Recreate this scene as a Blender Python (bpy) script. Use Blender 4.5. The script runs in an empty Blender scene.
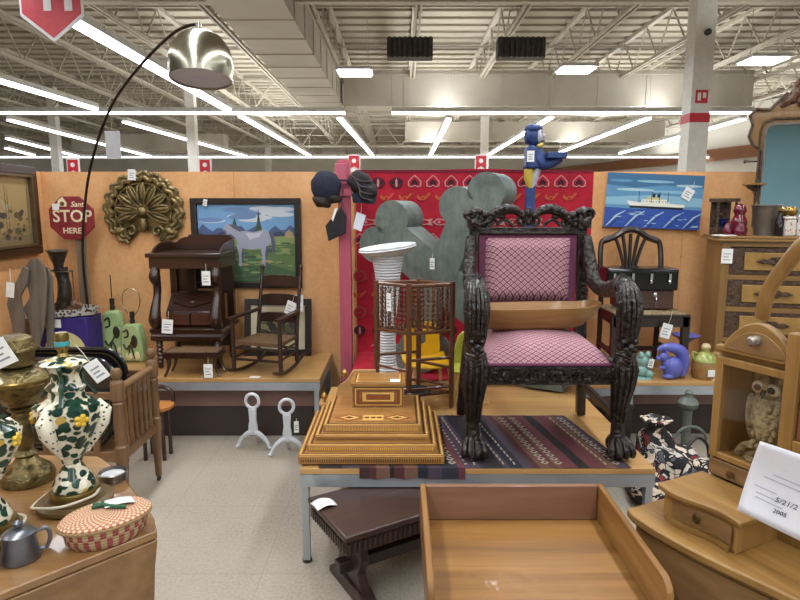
import bpy, bmesh, math, random
from mathutils import Vector as V, Matrix as MX, Euler
random.seed(11)
SC = bpy.context.scene
COL = SC.collection
PI = math.pi
R = math.radians
TH = R(8.72); EYE = 1.6; FPX = 600.0
CT, ST = math.cos(TH), math.sin(TH)

def _ray(x, y):
    u = (x - 400) / FPX; v = (300 - y) / FPX
    return V((u, CT + v * ST, -ST + v * CT))
def at(x, y, Y):
    """world point seen at photo pixel (x, y) at distance Y from the camera along the floor"""
    d = _ray(x, y); return V((0, 0, EYE)) + d * (Y / d.y)
def atz(x, y, z):
    """world point seen at photo pixel (x, y) at height z"""
    d = _ray(x, y); return V((0, 0, EYE)) + d * ((z - EYE) / d.z)

# ------------------------------------------------------------------ materials
def lin(h):
    if not isinstance(h, str): return tuple(h)
    h = h.lstrip('#')
    c = [int(h[i:i + 2], 16) / 255 for i in (0, 2, 4)]
    return tuple((v / 12.92 if v <= .04045 else ((v + .055) / 1.055) ** 2.4) for v in c)
def rgba(h): return lin(h) + (1,)

class NT:
    def __init__(s, name):
        s.m = bpy.data.materials.new(name); s.m.use_nodes = True
        s.t = s.m.node_tree; s.n = s.t.nodes; s.b = s.n['Principled BSDF']
    def add(s, typ, **kw):
        n = s.n.new(typ)
        for k, v in kw.items(): setattr(n, k, v)
        return n
    def ln(s, a, b): s.t.links.new(a, b)
    def math(s, op, a, b=None):
        n = s.add('ShaderNodeMath', operation=op)
        for i, x in enumerate((a, b)):
            if x is None: continue
            if isinstance(x, (int, float)): n.inputs[i].default_value = x
            else: s.ln(x, n.inputs[i])
        return n.outputs[0]
    def ramp(s, fac, stops, interp='LINEAR'):
        n = s.add('ShaderNodeValToRGB'); cr = n.color_ramp; cr.interpolation = interp
        while len(cr.elements) < len(stops): cr.elements.new(.5)
        for e, (p, c) in zip(cr.elements, stops):
            e.position = p; e.color = rgba(c)
        s.ln(fac, n.inputs[0]); return n.outputs[0]
    def coord(s, scale=(1, 1, 1), rot=(0, 0, 0)):
        tc = s.add('ShaderNodeTexCoord'); mp = s.add('ShaderNodeMapping')
        mp.inputs['Scale'].default_value = scale; mp.inputs['Rotation'].default_value = rot
        s.ln(tc.outputs['Object'], mp.inputs[0]); return mp.outputs[0]
    def noise(s, co, scale=5, detail=4, rough=.55, dist=0):
        n = s.add('ShaderNodeTexNoise')
        n.inputs['Scale'].default_value = scale; n.inputs['Detail'].default_value = detail
        n.inputs['Roughness'].default_value = rough; n.inputs['Distortion'].default_value = dist
        s.ln(co, n.inputs['Vector']); return n.outputs[0]
    def bump(s, h, strength, dist=.01):
        n = s.add('ShaderNodeBump'); n.inputs['Strength'].default_value = strength
        n.inputs['Distance'].default_value = dist
        s.ln(h, n.inputs['Height']); s.ln(n.outputs[0], s.b.inputs['Normal'])

def plain(name, c1, c2=None, rough=.5, metal=0, scale=12, bump=0, bscale=None, stretch=(1, 1, 1), coat=0, lo=.35, hi=.65, emit=None, estr=1, spec=None):
    k = NT(name); b = k.b
    b.inputs['Roughness'].default_value = rough; b.inputs['Metallic'].default_value = metal
    if coat: b.inputs['Coat Weight'].default_value = coat
    if spec is not None: b.inputs['Specular IOR Level'].default_value = spec
    c2 = c2 or c1
    co = k.coord(stretch)
    nz = k.noise(co, scale)
    k.ln(k.ramp(nz, [(lo, c1), (hi, c2)]), b.inputs['Base Color'])
    if bump: k.bump(k.noise(co, bscale or scale * 2, 5, .6), bump)
    if emit:
        b.inputs['Emission Color'].default_value = rgba(emit); b.inputs['Emission Strength'].default_value = estr
    return k.m
def wood(name, c1, c2, c3=None, axis='x', scale=14, rough=.42, bump=.05, coat=.1, wear=None):
    k = NT(name); b = k.b
    b.inputs['Roughness'].default_value = rough; b.inputs['Coat Weight'].default_value = coat
    st = {'x': (.07, 1, 1), 'y': (1, .07, 1), 'z': (1, 1, .07)}[axis]
    co = k.coord(st)
    n1 = k.noise(co, scale, 5, .6, .6); n2 = k.noise(co, scale * 4.5, 3, .6)
    s = k.math('ADD', k.math('MULTIPLY', n1, .7), k.math('MULTIPLY', n2, .3))
    c = k.ramp(s, [(.33, c1), (.5, c2), (.68, c3 or c2)])
    if wear:
        co2 = k.coord((1, 1, 1)); n3 = k.noise(co2, 7, 5, .65)
        f = k.ramp(n3, [(.55, '#000000'), (.72, '#999999')])
        mx = k.add('ShaderNodeMixRGB'); k.ln(f, mx.inputs[0]); k.ln(c, mx.inputs[1]); mx.inputs[2].default_value = rgba(wear); c = mx.outputs[0]
    k.ln(c, b.inputs['Base Color'])
    if bump: k.bump(s, bump, .004)
    return k.m
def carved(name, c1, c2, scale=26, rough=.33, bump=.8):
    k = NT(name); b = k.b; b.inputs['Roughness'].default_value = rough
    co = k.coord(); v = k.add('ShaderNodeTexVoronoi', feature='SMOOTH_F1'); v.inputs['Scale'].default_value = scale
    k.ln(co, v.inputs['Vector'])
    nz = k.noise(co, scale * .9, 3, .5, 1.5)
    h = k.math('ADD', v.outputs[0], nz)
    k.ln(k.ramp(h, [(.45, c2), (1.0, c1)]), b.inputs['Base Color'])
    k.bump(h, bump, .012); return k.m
def speckle(name, base, cols, scale=60, rough=.6, thr=.5):
    """cells of several colours (glaze, printed cloth)"""
    k = NT(name); k.b.inputs['Roughness'].default_value = rough
    co = k.coord(); v = k.add('ShaderNodeTexVoronoi'); v.inputs['Scale'].default_value = scale
    k.ln(co, v.inputs['Vector'])
    sp = k.add('ShaderNodeSeparateColor'); k.ln(v.outputs['Color'], sp.inputs[0])
    n = len(cols)
    c = k.ramp(sp.outputs[0], [(i / n, x) for i, x in enumerate(cols)], 'CONSTANT')
    f = k.ramp(v.outputs['Distance'], [(thr - .05, '#ffffff'), (thr + .05, '#000000')])
    mx = k.add('ShaderNodeMixRGB'); k.ln(f, mx.inputs[0]); mx.inputs[1].default_value = rgba(base); k.ln(c, mx.inputs[2])
    k.ln(mx.outputs[0], k.b.inputs['Base Color']); return k.m
def emitter(name, col, strength):
    k = NT(name); k.b.inputs['Base Color'].default_value = rgba(col); k.b.inputs['Emission Color'].default_value = rgba(col)
    k.b.inputs['Emission Strength'].default_value = strength; return k.m
def glass(name, col, rough=.05):
    k = NT(name); k.b.inputs['Base Color'].default_value = rgba(col); k.b.inputs['Roughness'].default_value = rough
    k.b.inputs['Transmission Weight'].default_value = .9; k.b.inputs['IOR'].default_value = 1.45; return k.m
def pane(name):
    k = NT(name); t = k.add('ShaderNodeBsdfTransparent'); g = k.add('ShaderNodeBsdfGlossy'); g.inputs['Roughness'].default_value = .02
    mx = k.add('ShaderNodeMixShader'); mx.inputs[0].default_value = .06
    k.ln(t.outputs[0], mx.inputs[1]); k.ln(g.outputs[0], mx.inputs[2]); k.ln(mx.outputs[0], k.n['Material Output'].inputs[0]); return k.m

# ------------------------------------------------------------------ mesh builder
class MB:
    def __init__(s): s.bm = bmesh.new(); s.mi = 0; s.T = MX.Identity(4)
    def _f(s, vs):
        try:
            f = s.bm.faces.new(vs); f.material_index = s.mi; return f
        except ValueError: return None
    def v(s, p): return s.bm.verts.new(s.T @ V(p))
    def poly(s, pts): s._f([s.v(p) for p in pts]); return s
    def bx(s, x0, x1, y0, y1, z0, z1):
        p = [s.v((x, y, z)) for z in (z0, z1) for x, y in ((x0, y0), (x1, y0), (x1, y1), (x0, y1))]
        for q in ((3, 2, 1, 0), (4, 5, 6, 7), (0, 1, 5, 4), (1, 2, 6, 5), (2, 3, 7, 6), (3, 0, 4, 7)): s._f([p[i] for i in q])
        return s
    def box(s, c, d, rot=None):
        t = s.T
        s.T = t @ MX.Translation(V(c)) @ (Euler(rot).to_matrix().to_4x4() if rot else MX.Identity(4))
        s.bx(-d[0] / 2, d[0] / 2, -d[1] / 2, d[1] / 2, -d[2] / 2, d[2] / 2); s.T = t; return s
    def bar(s, a, b, w, h, up=(0, 0, 1)):
        a, b = V(a), V(b); d = (b - a); L = d.length; d.normalize()
        u = V(up)
        if abs(d.dot(u)) > .98: u = V((0, 1, 0))
        x = d.cross(u).normalized(); z = x.cross(d)
        m = MX(((x.x, d.x, z.x, a.x), (x.y, d.y, z.y, a.y), (x.z, d.z, z.z, a.z), (0, 0, 0, 1)))
        t = s.T; s.T = t @ m; s.bx(-w / 2, w / 2, 0, L, -h / 2, h / 2); s.T = t; return s
    def tube(s, pts, r, seg=8, closed=False, fx=1, fy=1):
        pts = [V(p) for p in pts]; n = len(pts)
        rs = r if isinstance(r, (list, tuple)) else [r] * n
        rings = []; nrm = None
        for i, p in enumerate(pts):
            a = pts[(i - 1) % n] if (closed or i > 0) else p
            b = pts[(i + 1) % n] if (closed or i < n - 1) else p
            t = (b - a).normalized()
            if nrm is None:
                g = V((0, 0, 1)) if abs(t.z) < .9 else V((1, 0, 0))
                nrm = (g - t * g.dot(t)).normalized()
            else:
                nrm = (nrm - t * nrm.dot(t))
                nrm = nrm.normalized() if nrm.length > 1e-6 else V((1, 0, 0))
            bi = t.cross(nrm)
            rings.append([s.v(p + (nrm * math.cos(2 * PI * k / seg) * fx + bi * math.sin(2 * PI * k / seg) * fy) * rs[i]) for k in range(seg)])
        for i in range(n if closed else n - 1):
            A, B = rings[i], rings[(i + 1) % n]
            for k in range(seg): s._f([A[k], A[(k + 1) % seg], B[(k + 1) % seg], B[k]])
        if not closed: s._f(rings[0][::-1]); s._f(rings[-1])
        return s
    def lathe(s, prof, c=(0, 0, 0), seg=16, sx=1, sy=1, wob=None):
        c = V(c); rings = []
        for r, z in prof:
            if r < 1e-5: rings.append([s.v(c + V((0, 0, z)))])
            else:
                rings.append([s.v(c + V((math.cos(2 * PI * k / seg) * r * sx * (wob(k, z) if wob else 1), math.sin(2 * PI * k / seg) * r * sy * (wob(k, z) if wob else 1), z))) for k in range(seg)])
        for A, B in zip(rings, rings[1:]):
            for k in range(seg):
                j = (k + 1) % seg
                if len(A) == 1 and len(B) == 1: continue
                if len(A) == 1: s._f([A[0], B[j], B[k]])
                elif len(B) == 1: s._f([A[k], A[j], B[0]])
                else: s._f([A[k], A[j], B[j], B[k]])
        if len(rings[0]) > 1: s._f(rings[0][::-1])
        if len(rings[-1]) > 1: s._f(rings[-1])
        return s
    def prism(s, out, d0, d1, plane='xz'):
        f = {'xz': lambda p, d: (p[0], d, p[1]), 'xy': lambda p, d: (p[0], p[1], d), 'yz': lambda p, d: (d, p[0], p[1])}[plane]
        A = [s.v(f(p, d0)) for p in out]; B = [s.v(f(p, d1)) for p in out]; n = len(out)
        s._f(A); s._f(B[::-1])
        for i in range(n): s._f([A[(i + 1) % n], A[i], B[i], B[(i + 1) % n]])
        return s
    def flat(s, out, d, plane='xz'):
        f = {'xz': lambda p: (p[0], d, p[1]), 'xy': lambda p: (p[0], p[1], d)}[plane]
        s._f([s.v(f(p)) for p in out]); return s
    def ell(s, c, r, seg=12, rings=8, rot=None):
        t = s.T
        s.T = t @ MX.Translation(V(c)) @ (Euler(rot).to_matrix().to_4x4() if rot else MX.Identity(4)) @ MX.Diagonal((*((r, r, r) if isinstance(r, (int, float)) else r), 1))
        s.lathe([(math.sin(PI * i / rings), -math.cos(PI * i / rings)) for i in range(rings + 1)], seg=seg); s.T = t; return s
    def surf(s, fn, nu, nv):
        g = [[s.v(fn(i / nu, j / nv)) for j in range(nv + 1)] for i in range(nu + 1)]
        for i in range(nu):
            for j in range(nv): s._f([g[i][j], g[i + 1][j], g[i + 1][j + 1], g[i][j + 1]])
        return s
    def build(s, name, mats, parent=None, bevel=0, ang=40, sub=0, solid=0, loc=None, rz=0):
        bmesh.ops.recalc_face_normals(s.bm, faces=s.bm.faces)
        me = bpy.data.meshes.new(name); s.bm.to_mesh(me); s.bm.free()
        for m in (mats if isinstance(mats, (list, tuple)) else [mats]): me.materials.append(m)
        me.polygons.foreach_set('use_smooth', [True] * len(me.polygons))
        me.set_sharp_from_angle(angle=R(ang))
        o = bpy.data.objects.new(name, me); COL.objects.link(o)
        if parent: o.parent = parent
        if loc is not None: o.location = loc
        if rz: o.rotation_euler = (0, 0, rz)
        if solid:
            m = o.modifiers.new('solid', 'SOLIDIFY'); m.thickness = solid; m.offset = 0
        if bevel:
            m = o.modifiers.new('edge', 'BEVEL'); m.width = bevel; m.segments = 2; m.limit_method = 'ANGLE'; m.angle_limit = R(35)
        if sub:
            m = o.modifiers.new('sub', 'SUBSURF'); m.levels = sub; m.render_levels = sub
        return o

def tag(o, label, cat, group=None):
    o['label'] = label; o['category'] = cat
    if group: o['group'] = group
    return o
def thing(name, label, cat, loc=(0, 0, 0), rz=0, group=None, tilt=None):
    o = bpy.data.objects.new(name, None); COL.objects.link(o); o.empty_display_size = .1
    o.location = loc; o.rotation_euler = tilt if tilt else (0, 0, rz)
    return tag(o, label, cat, group)
def struct(name, mb, m, **k):
    o = mb.build(name, m, **k); o['kind'] = 'structure'; return o
def dup(root, loc, rz=None, label=None, group=None):
    r = root.copy(); COL.objects.link(r); r.location = loc
    if rz is not None: r.rotation_euler = (0, 0, rz)
    if label: r['label'] = label
    if group: r['group'] = group
    kids = {}
    for ch in list(root.children):
        c = ch.copy(); COL.objects.link(c); c.parent = r
        for g in list(ch.children):
            d = g.copy(); COL.objects.link(d); d.parent = c
    return r
def text(body, size, m, parent, name, loc, rot=(PI / 2, 0, 0), ext=.0008, sx=1, shear=0, bold=0):
    cu = bpy.data.curves.new(name, 'FONT'); cu.body = body; cu.size = size; cu.extrude = ext
    cu.align_x = 'CENTER'; cu.align_y = 'CENTER'; cu.shear = shear; cu.offset = bold; cu.resolution_u = 3
    t = bpy.data.objects.new(name, cu); COL.objects.link(t)
    me = bpy.data.meshes.new_from_object(t.evaluated_get(bpy.context.evaluated_depsgraph_get()))
    bpy.data.objects.remove(t); me.materials.clear(); me.materials.append(m)
    o = bpy.data.objects.new(name, me); COL.objects.link(o); o.parent = parent
    o.location = loc; o.rotation_euler = rot; o.scale = (sx, 1, 1); return o

W_TAG = plain('paper_tag', '#eeeeea', '#e2e2df', .7)
W_INK = plain('tag_ink', '#77777a', '#99999c', .8)
W_STR = plain('tag_string', '#e0dccf', None, .8)
def price_tag(parent, loc, w=.05, h=.08, rz=0, tilt=0, string=.05, rx=0):
    """a paper price tag on a short string, a part of the thing it is tied to"""
    b = MB(); b.bx(-w / 2, w / 2, -.001, .001, -h, 0)
    b.mi = 1
    for i in range(3): b.bx(-w * .32, w * (.3 - .15 * (i % 2)), -.0016, -.001, -h * (.35 + .2 * i) - .003, -h * (.35 + .2 * i) + .003)
    if string:
        b.mi = 2; b.tube([(0, 0, -h * .08), (w * .05, 0, string * .5), (0, .004, string)], .0012, 4)
    o = b.build('price_tag', [W_TAG, W_INK, W_STR], parent); o.location = loc; o.rotation_euler = (rx, tilt, rz)
    o['label'] = 'white paper price tag'; return o

def rrect(w, h, r, n=5, cx=0, cy=0):
    o = []
    for sx, sy, a in ((1, 1, 0), (-1, 1, 90), (-1, -1, 180), (1, -1, 270)):
        for i in range(n + 1):
            t = R(a + 90 * i / n); o.append((cx + sx * (w / 2 - r) + r * math.cos(t), cy + sy * (h / 2 - r) + r * math.sin(t)))
    return o
def circ(r, n=16, cx=0, cy=0, sx=1, sy=1): return [(cx + r * sx * math.cos(2 * PI * i / n), cy + r * sy * math.sin(2 * PI * i / n)) for i in range(n)]
def catm(P, n=6):
    P = [V(p) for p in P]; out = []
    for i in range(len(P) - 1):
        a, b, c, d = P[max(i - 1, 0)], P[i], P[i + 1], P[min(i + 2, len(P) - 1)]
        for k in range(n):
            t = k / n; out.append(.5 * ((2 * b) + (c - a) * t + (2 * a - 5 * b + 4 * c - d) * t * t + (3 * b - a - 3 * c + d) * t ** 3))
    out.append(P[-1]); return out
def lerp_r(rs, n=6):
    out = []
    for a, b in zip(rs, rs[1:]): out += [a + (b - a) * k / n for k in range(n)]
    return out + [rs[-1]]
def spiral(c, r0, turns, n=24, dir=1, a0=0, y=0, r1=.15):
    """points of a flat scroll in the xz plane"""
    return [(c[0] + r0 * (1 - (1 - r1) * i / n) * math.cos(a0 + dir * 2 * PI * turns * i / n), y, c[1] + r0 * (1 - (1 - r1) * i / n) * math.sin(a0 + dir * 2 * PI * turns * i / n)) for i in range(n + 1)]
# ================================================================== the setting
def floor_mat():
    k = NT('floor_tile'); b = k.b; b.inputs['Roughness'].default_value = .38
    co = k.coord()
    n1 = k.noise(co, 1.1, 4); n2 = k.noise(co, 70, 3, .7)
    s = k.math('ADD', k.math('MULTIPLY', n1, .45), k.math('MULTIPLY', n2, .55))
    c = k.ramp(s, [(.36, '#8d8475'), (.47, '#a79d8e'), (.6, '#b3aa9c')])
    br = k.add('ShaderNodeTexBrick'); br.offset = 0; br.inputs['Scale'].default_value = 1
    br.inputs['Brick Width'].default_value = .61; br.inputs['Row Height'].default_value = .61; br.inputs['Mortar Size'].default_value = .003
    br.inputs['Color1'].default_value = br.inputs['Color2'].default_value = (1, 1, 1, 1); br.inputs['Mortar'].default_value = (.86, .85, .83, 1)
    k.ln(co, br.inputs['Vector'])
    mx = k.add('ShaderNodeMixRGB', blend_type='MULTIPLY'); mx.inputs[0].default_value = 1
    k.ln(c, mx.inputs[1]); k.ln(br.outputs[0], mx.inputs[2]); k.ln(mx.outputs[0], b.inputs['Base Color']); return k.m
struct('floor', MB().bx(-34, 34, -14, 46, -.1, 0), floor_mat())
M_DECK = plain('ceiling_deck', '#aea593', '#a39a88', .8, scale=.6)
d = MB(); d.bx(-34, 34, -14, 46, 6.3, 6.4)
for i in range(100):
    y = -13.6 + i * .6; d.bx(-34, 34, y, y + .25, 6.24, 6.3)
struct('ceiling', d, M_DECK)
M_STEEL = plain('ceiling_steel', '#bdb4a2', '#b1a896', .6)
M_DUCT = plain('duct_paint', '#bdb5a5', '#b3ab9b', .65, scale=1)
tn = [0]
def trim(mb, m, **k):
    tn[0] += 1; return struct('trim_%d' % tn[0], mb, m, **k)
# open-web joists
for i in range(-13, 14):
    x = i * 2.0 + .35
    j = MB(); y0, y1, zb, zt = 3.5, 45, 5.3, 6.2
    if abs(i) > 3: y0 = 7
    for s in (-.05, .05): j.bx(x + s - .022, x + s + .022, y0, y1, zb - .04, zb + .03)
    j.bx(x - .06, x + .06, y0, y1, zt - .04, zt + .06)
    n = int((y1 - y0) / .75)
    for q in range(n):
        ya = y0 + (y1 - y0) * q / n; yb = y0 + (y1 - y0) * (q + 1) / n
        a, b = ((zb, zt) if q % 2 == 0 else (zt, zb)); j.bar((x, ya, a), (x, yb, b), .03, .03)
    trim(j, M_STEEL)
for y in (10.4, 22.5, 34):       # cross girders
    g = MB(); zb, zt = 4.95, 6.15
    g.bx(-30, 30, y - .07, y + .07, zb - .05, zb + .05); g.bx(-30, 30, y - .07, y + .07, zt - .05, zt + .05)
    for q in range(66):
        xa = -30 + q * .91; g.bar((xa, y, zb if q % 2 else zt), (xa + .91, y, zt if q % 2 else zb), .05, .05)
    trim(g, M_STEEL)
for i in range(14):              # lateral bridging rods and sprinkler pipe
    y = 6.2 + i * 2.9
    trim(MB().bx(-30, 30, y, y + .03, 5.34, 5.37), M_STEEL)
trim(MB().tube([(-24, 9.9, 5.05), (4, 9.9, 5.05)], .06, 8), plain('sprinkler_pipe', '#6d6458', '#5d554a', .5))
# main air duct running away from the camera, with raised seams
dk = MB(); zb = 4.62
xa = atz(205, 0, zb).x; xb = atz(283, 0, zb).x
ye = 19.5
dk.bx(xa, xb, 6.5, ye, zb, zb + .95)
for i in range(12): y = 7 + i * 1.1; dk.bx(xa - .02, xb + .02, y, y + .07, zb - .02, zb + .97)
trim(dk, M_DUCT)
p = atz(345, 106, 4.5); q = atz(752, 106, 4.5)
c2 = MB(); c2.bx(p.x, q.x, p.y, p.y + .9, 4.5, 5.5)
for i in range(9): x = p.x + .3 + i * (q.x - p.x - .6) / 8; c2.bx(x, x + .06, p.y - .02, p.y + .9, 4.48, 5.52)
trim(c2, M_DUCT)
p = atz(405, 140, 4.45)
c2 = MB(); c2.bx(p.x, p.x + 11, p.y, p.y + .8, 4.45, 5.2); trim(c2, M_DUCT)
p = atz(72, 151, 4.3)
c2 = MB(); c2.bx(p.x, p.x + 7.3, p.y, p.y + .8, 4.3, 5.1); trim(c2, M_DUCT)
# dark louvred openings in the deck
M_LOUV = plain('louvre_dark', '#4d4a44', '#3c3a36', .7)
for a, b_, y in ((387, 433, 11.5), (498, 546, 12.2)):
    p = at(a, 57, y); q = at(b_, 37, y); l = MB()
    l.bx(p.x, q.x, y, y + .3, p.z, q.z)
    for i in range(9): x = p.x + (q.x - p.x) * (i + .5) / 9; l.bx(x - .02, x + .02, y - .05, y, p.z, q.z)
    trim(l, M_LOUV)
# far walls of the shop
M_FAR = plain('far_wall_paint', '#d9d4c8', '#cfc9bd', .8, scale=.5)
struct('wall_far', MB().bx(-34, 34, 45, 45.2, 0, 6.3), M_FAR)
struct('wall_behind', MB().bx(-34, 34, -14.2, -14, 0, 6.3), plain('teal_wall_paint', '#a8cfd6', '#95c3cd', .7, scale=.5))
p, q = atz(752, 149, 4.2), atz(548, 172, 4.2)
w = MB(); dr = (q - p).normalized(); a = p - dr * 6; n_ = V((-dr.y, dr.x, 0)) * -1
for z0, z1, off in ((0, 6.2, 0),):
    w.bar((a.x, a.y, 3.1), (q.x + dr.x * 4, q.y + dr.y * 4, 3.1), .1, 6.2)
struct('wall_right', w, M_FAR)
w = MB(); w.bar((a.x - .16, a.y - .1, 4.1), (q.x + dr.x * 4 - .16, q.y + dr.y * 4 - .1, 4.1), .06, .55)
trim(w, plain('brown_band', '#9a6a4c', '#8d5f43', .7))
# steel columns
M_COLM = plain('column_paint', '#e4e0d8', '#dad6cd', .45)
M_RED = plain('sign_red', '#c8303a', '#bf2a36', .5)
def column(px, Y, w_, top=6.2, red=False):
    x = (px - 400) / FPX * (Y * CT + .0) ; c = MB(); c.bx(x - w_ / 2, x + w_ / 2, Y - w_ / 2, Y + w_ / 2, 0, top)
    if red:
        c.mi = 1; zz = at(px, 119, Y).z; c.bx(x - w_ / 2 - .006, x + w_ / 2 + .006, Y - w_ / 2 - .006, Y + w_ / 2 + .006, zz - .07, zz + .07)
        c.bx(x - .09, x + .1, Y - w_ / 2 - .012, Y - w_ / 2, zz + .22, zz + .42)
        c.mi = 2; c.bx(x - .06, x - .01, Y - w_ / 2 - .014, Y - w_ / 2 - .01, zz + .26, zz + .38); c.bx(x + .02, x + .07, Y - w_ / 2 - .014, Y - w_ / 2 - .01, zz + .3, zz + .38)
        c.mi = 3; c.tube([(x + .02, Y - w_ / 2 - .05, zz + 1.28), (x + .02, Y - w_ / 2, zz + 1.28)], .05, 10)
    trim(c, [M_COLM, M_RED, W_TAG, M_LOUV])
column(688.5, 10, .31, red=True)
column(196, 20, .28); column(270, 36, .3); column(760 * 0 + 61, 24, .3); column(483, 26, .32)
# low partition walls of the selling space
def board_mat():
    k = NT('orange_board'); k.b.inputs['Roughness'].default_value = .62
    co = k.coord((1, 1, .35)); n1 = k.noise(co, 3, 5, .6); n2 = k.noise(k.coord(), 45, 3)
    s = k.math('ADD', k.math('MULTIPLY', n1, .65), k.math('MULTIPLY', n2, .35))
    k.ln(k.ramp(s, [(.35, '#cf965f'), (.5, '#d9a36d'), (.65, '#e0b07c')]), k.b.inputs['Base Color']); return k.m
M_WALL = board_mat()
XL = -2.76; YB = 4.7
w = MB()
for x0, x1 in ((XL, -1.28), (-1.277, -.35), (-.347, .9), (.903, 2.2), (2.203, 4.5)): w.bx(x0, x1, YB, YB + .08, 0, 1.875)
struct('wall_back', w, M_WALL)
struct('wall_left', MB().bx(XL - .08, XL, .6, YB + .08, 0, 1.875), M_WALL)

# ------------------------------------------------------------------ shop lights
M_LAMP = emitter('lamp_tube', '#f4f8ff', 9.0)
M_HOUS = plain('lamp_housing', '#dcdcd8', '#d2d2ce', .5)
def strip(a, b, z, lab, w_=.16):
    t = thing('strip_light', lab, 'ceiling light', (a[0], a[1], z), group='fluorescent strip lights under the shop roof')
    dx, dy = b[0] - a[0], b[1] - a[1]; L = math.hypot(dx, dy); t.rotation_euler = (0, 0, math.atan2(dy, dx))
    MB().bx(0, L, -w_ / 2, w_ / 2, .05, .16).build('housing', M_HOUS, t)
    MB().bx(0, L, -w_ * .42, w_ * .42, 0, .05).build('tube_row', M_LAMP, t)
    n = max(1, int(L / 5))
    for i in range(n + 1): MB().tube([(L * i / n, 0, .16), (L * i / n, 0, 1.3)], .008, 4).build('hanger_wire', M_STEEL, t)
    return t
LZ = 4.0
yc = atz(400, 114, LZ).y
xL = atz(345, 114, LZ).x; xR = atz(392, 114, LZ).x; xE = atz(757, 113, LZ).x
strip((-17, yc), (xL, yc), LZ, 'long white strip light running crosswise, ending just left of centre')
strip((xR, yc), (xE, yc), LZ, 'long white strip light running crosswise above the red rug and column')
ye2 = atz(400, 157, LZ).y
strip((-22, ye2 + .4), (20, ye2 + .4), LZ, 'farthest strip light, crosswise just above the partition tops')
pa = atz(75, 27, LZ)
strip((pa.x + .05, 6.6), (pa.x + .05, yc - .5), LZ, 'near white strip light passing behind the chrome arc lamp shade', .22)
strip((pa.x + .1, yc + .5), (pa.x + .1, ye2 - .3), LZ, 'strip light continuing behind the arc lamp, beyond the crosswise one')
pe = atz(0, 84, LZ); pe2 = atz(95, 110, LZ)
strip((pe.x, pe.y - 2), (pe2.x, pe2.y), LZ, 'white strip light at the far left of the photo, near segment', .2)
for (a, b, lab) in (
    ((338, 117), (373, 157), 'slanting strip light above the pink post'),
    ((450, 118), (430, 157), 'slanting strip light above the grey metal bones'),
    ((555, 116), (488, 156), 'slanting strip light ending behind the blue butler figure'),
    ((655, 117), (560, 153), 'slanting strip light between butler figure and white column'),
    ((752, 118), (620, 154), 'rightmost slanting strip light, passing behind the white column'),
    ((0, 119), (150, 157), 'slanting strip light crossing behind the arc lamp rod'),
    ((118, 121), (246, 157), 'slanting strip light over the shell plaque'),
    ((0, 138), (78, 157), 'short slanting strip light over the leftmost framed picture'),
    ((0, 148), (34, 156), 'lowest slanting strip light at the left edge')):
    p, q = atz(*a, LZ), atz(*b, LZ); p.y += .4; q.y = min(q.y, ye2); strip((p.x, p.y), (q.x, q.y), LZ, lab)
for px, py, Y, lab in ((355, 74, 12.5, 'flat white panel light above the pink post'), (576, 71, 12.5, 'flat white panel light between the two roof louvres and column'), (763, 62, 11.5, 'flat white panel light above the carved mirror crest')):
    p = at(px, py, Y); t = thing('panel_light', lab, 'ceiling light', p, group='flat panel lights')
    MB().bx(-.36, .36, -.3, .3, .03, .09).build('housing', M_HOUS, t); MB().bx(-.32, .32, -.27, .27, 0, .03).build('diffuser', M_LAMP, t)
    for s in (-.25, .25): MB().tube([(s, 0, .09), (s, 0, 5.3 - p.z)], .006, 4).build('hanger_wire', M_STEEL, t)
for k, y in enumerate((-3.5, -6.5, -9.5)):
    strip((-6, y), (14, y), LZ, ('nearest', 'middle', 'farthest')[k] + ' of the strip lights behind the camera, seen reflected in the dresser mirror')
# lamps over the selling space (strip fixtures above and behind the camera, out of the frame), with added fill lamps below
def area(loc, sx, sy, pw, col=(.94, .97, 1)):
    l = bpy.data.lights.new('strip_and_fill_lamp', 'AREA'); l.shape = 'RECTANGLE'; l.size = sx; l.size_y = sy; l.energy = pw; l.color = col
    o = bpy.data.objects.new('strip_and_fill_lamp', l); COL.objects.link(o); o.location = loc; return o
for x, pw in ((-4.3, 130), (-1.45, 205), (1.4, 205), (4.2, 130)):
    area((x, 1.6, 4.0), .35, 9, pw)
for x in (-8, -2, 4, 10):
    area((x, 22, 3.9), .5, 18, 420)
    area((x + 3.3, 24, 4.2), .5, 18, 430).rotation_euler = (PI, 0, 0)      # added upward lamps, apart from the fixtures, to brighten the roof
area((4, -7, 3.9), 14, 1, 260)  # added fill lamp brightening the rear wall that the mirror reflects
for x in (-7, 1, 8): area((x, 9.5, 3.95), .4, 6, 110)  # added fill lamps to lighten the white column
for x in (-14, 0, 14): area((x, 40, 3.9), 12, .5, 420)  # added fill lamps washing the far wall
for x in (-5.6, 5.6): area((x, 4, 4.2), .4, 12, 85).rotation_euler = (PI, 0, 0)  # added upward fill lamps lightening the near ceiling
world = bpy.data.worlds.new('shop_air'); SC.world = world; world.use_nodes = True
world.node_tree.nodes['Background'].inputs[0].default_value = (1, .97, .93, 1); world.node_tree.nodes['Background'].inputs[1].default_value = .5

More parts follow.
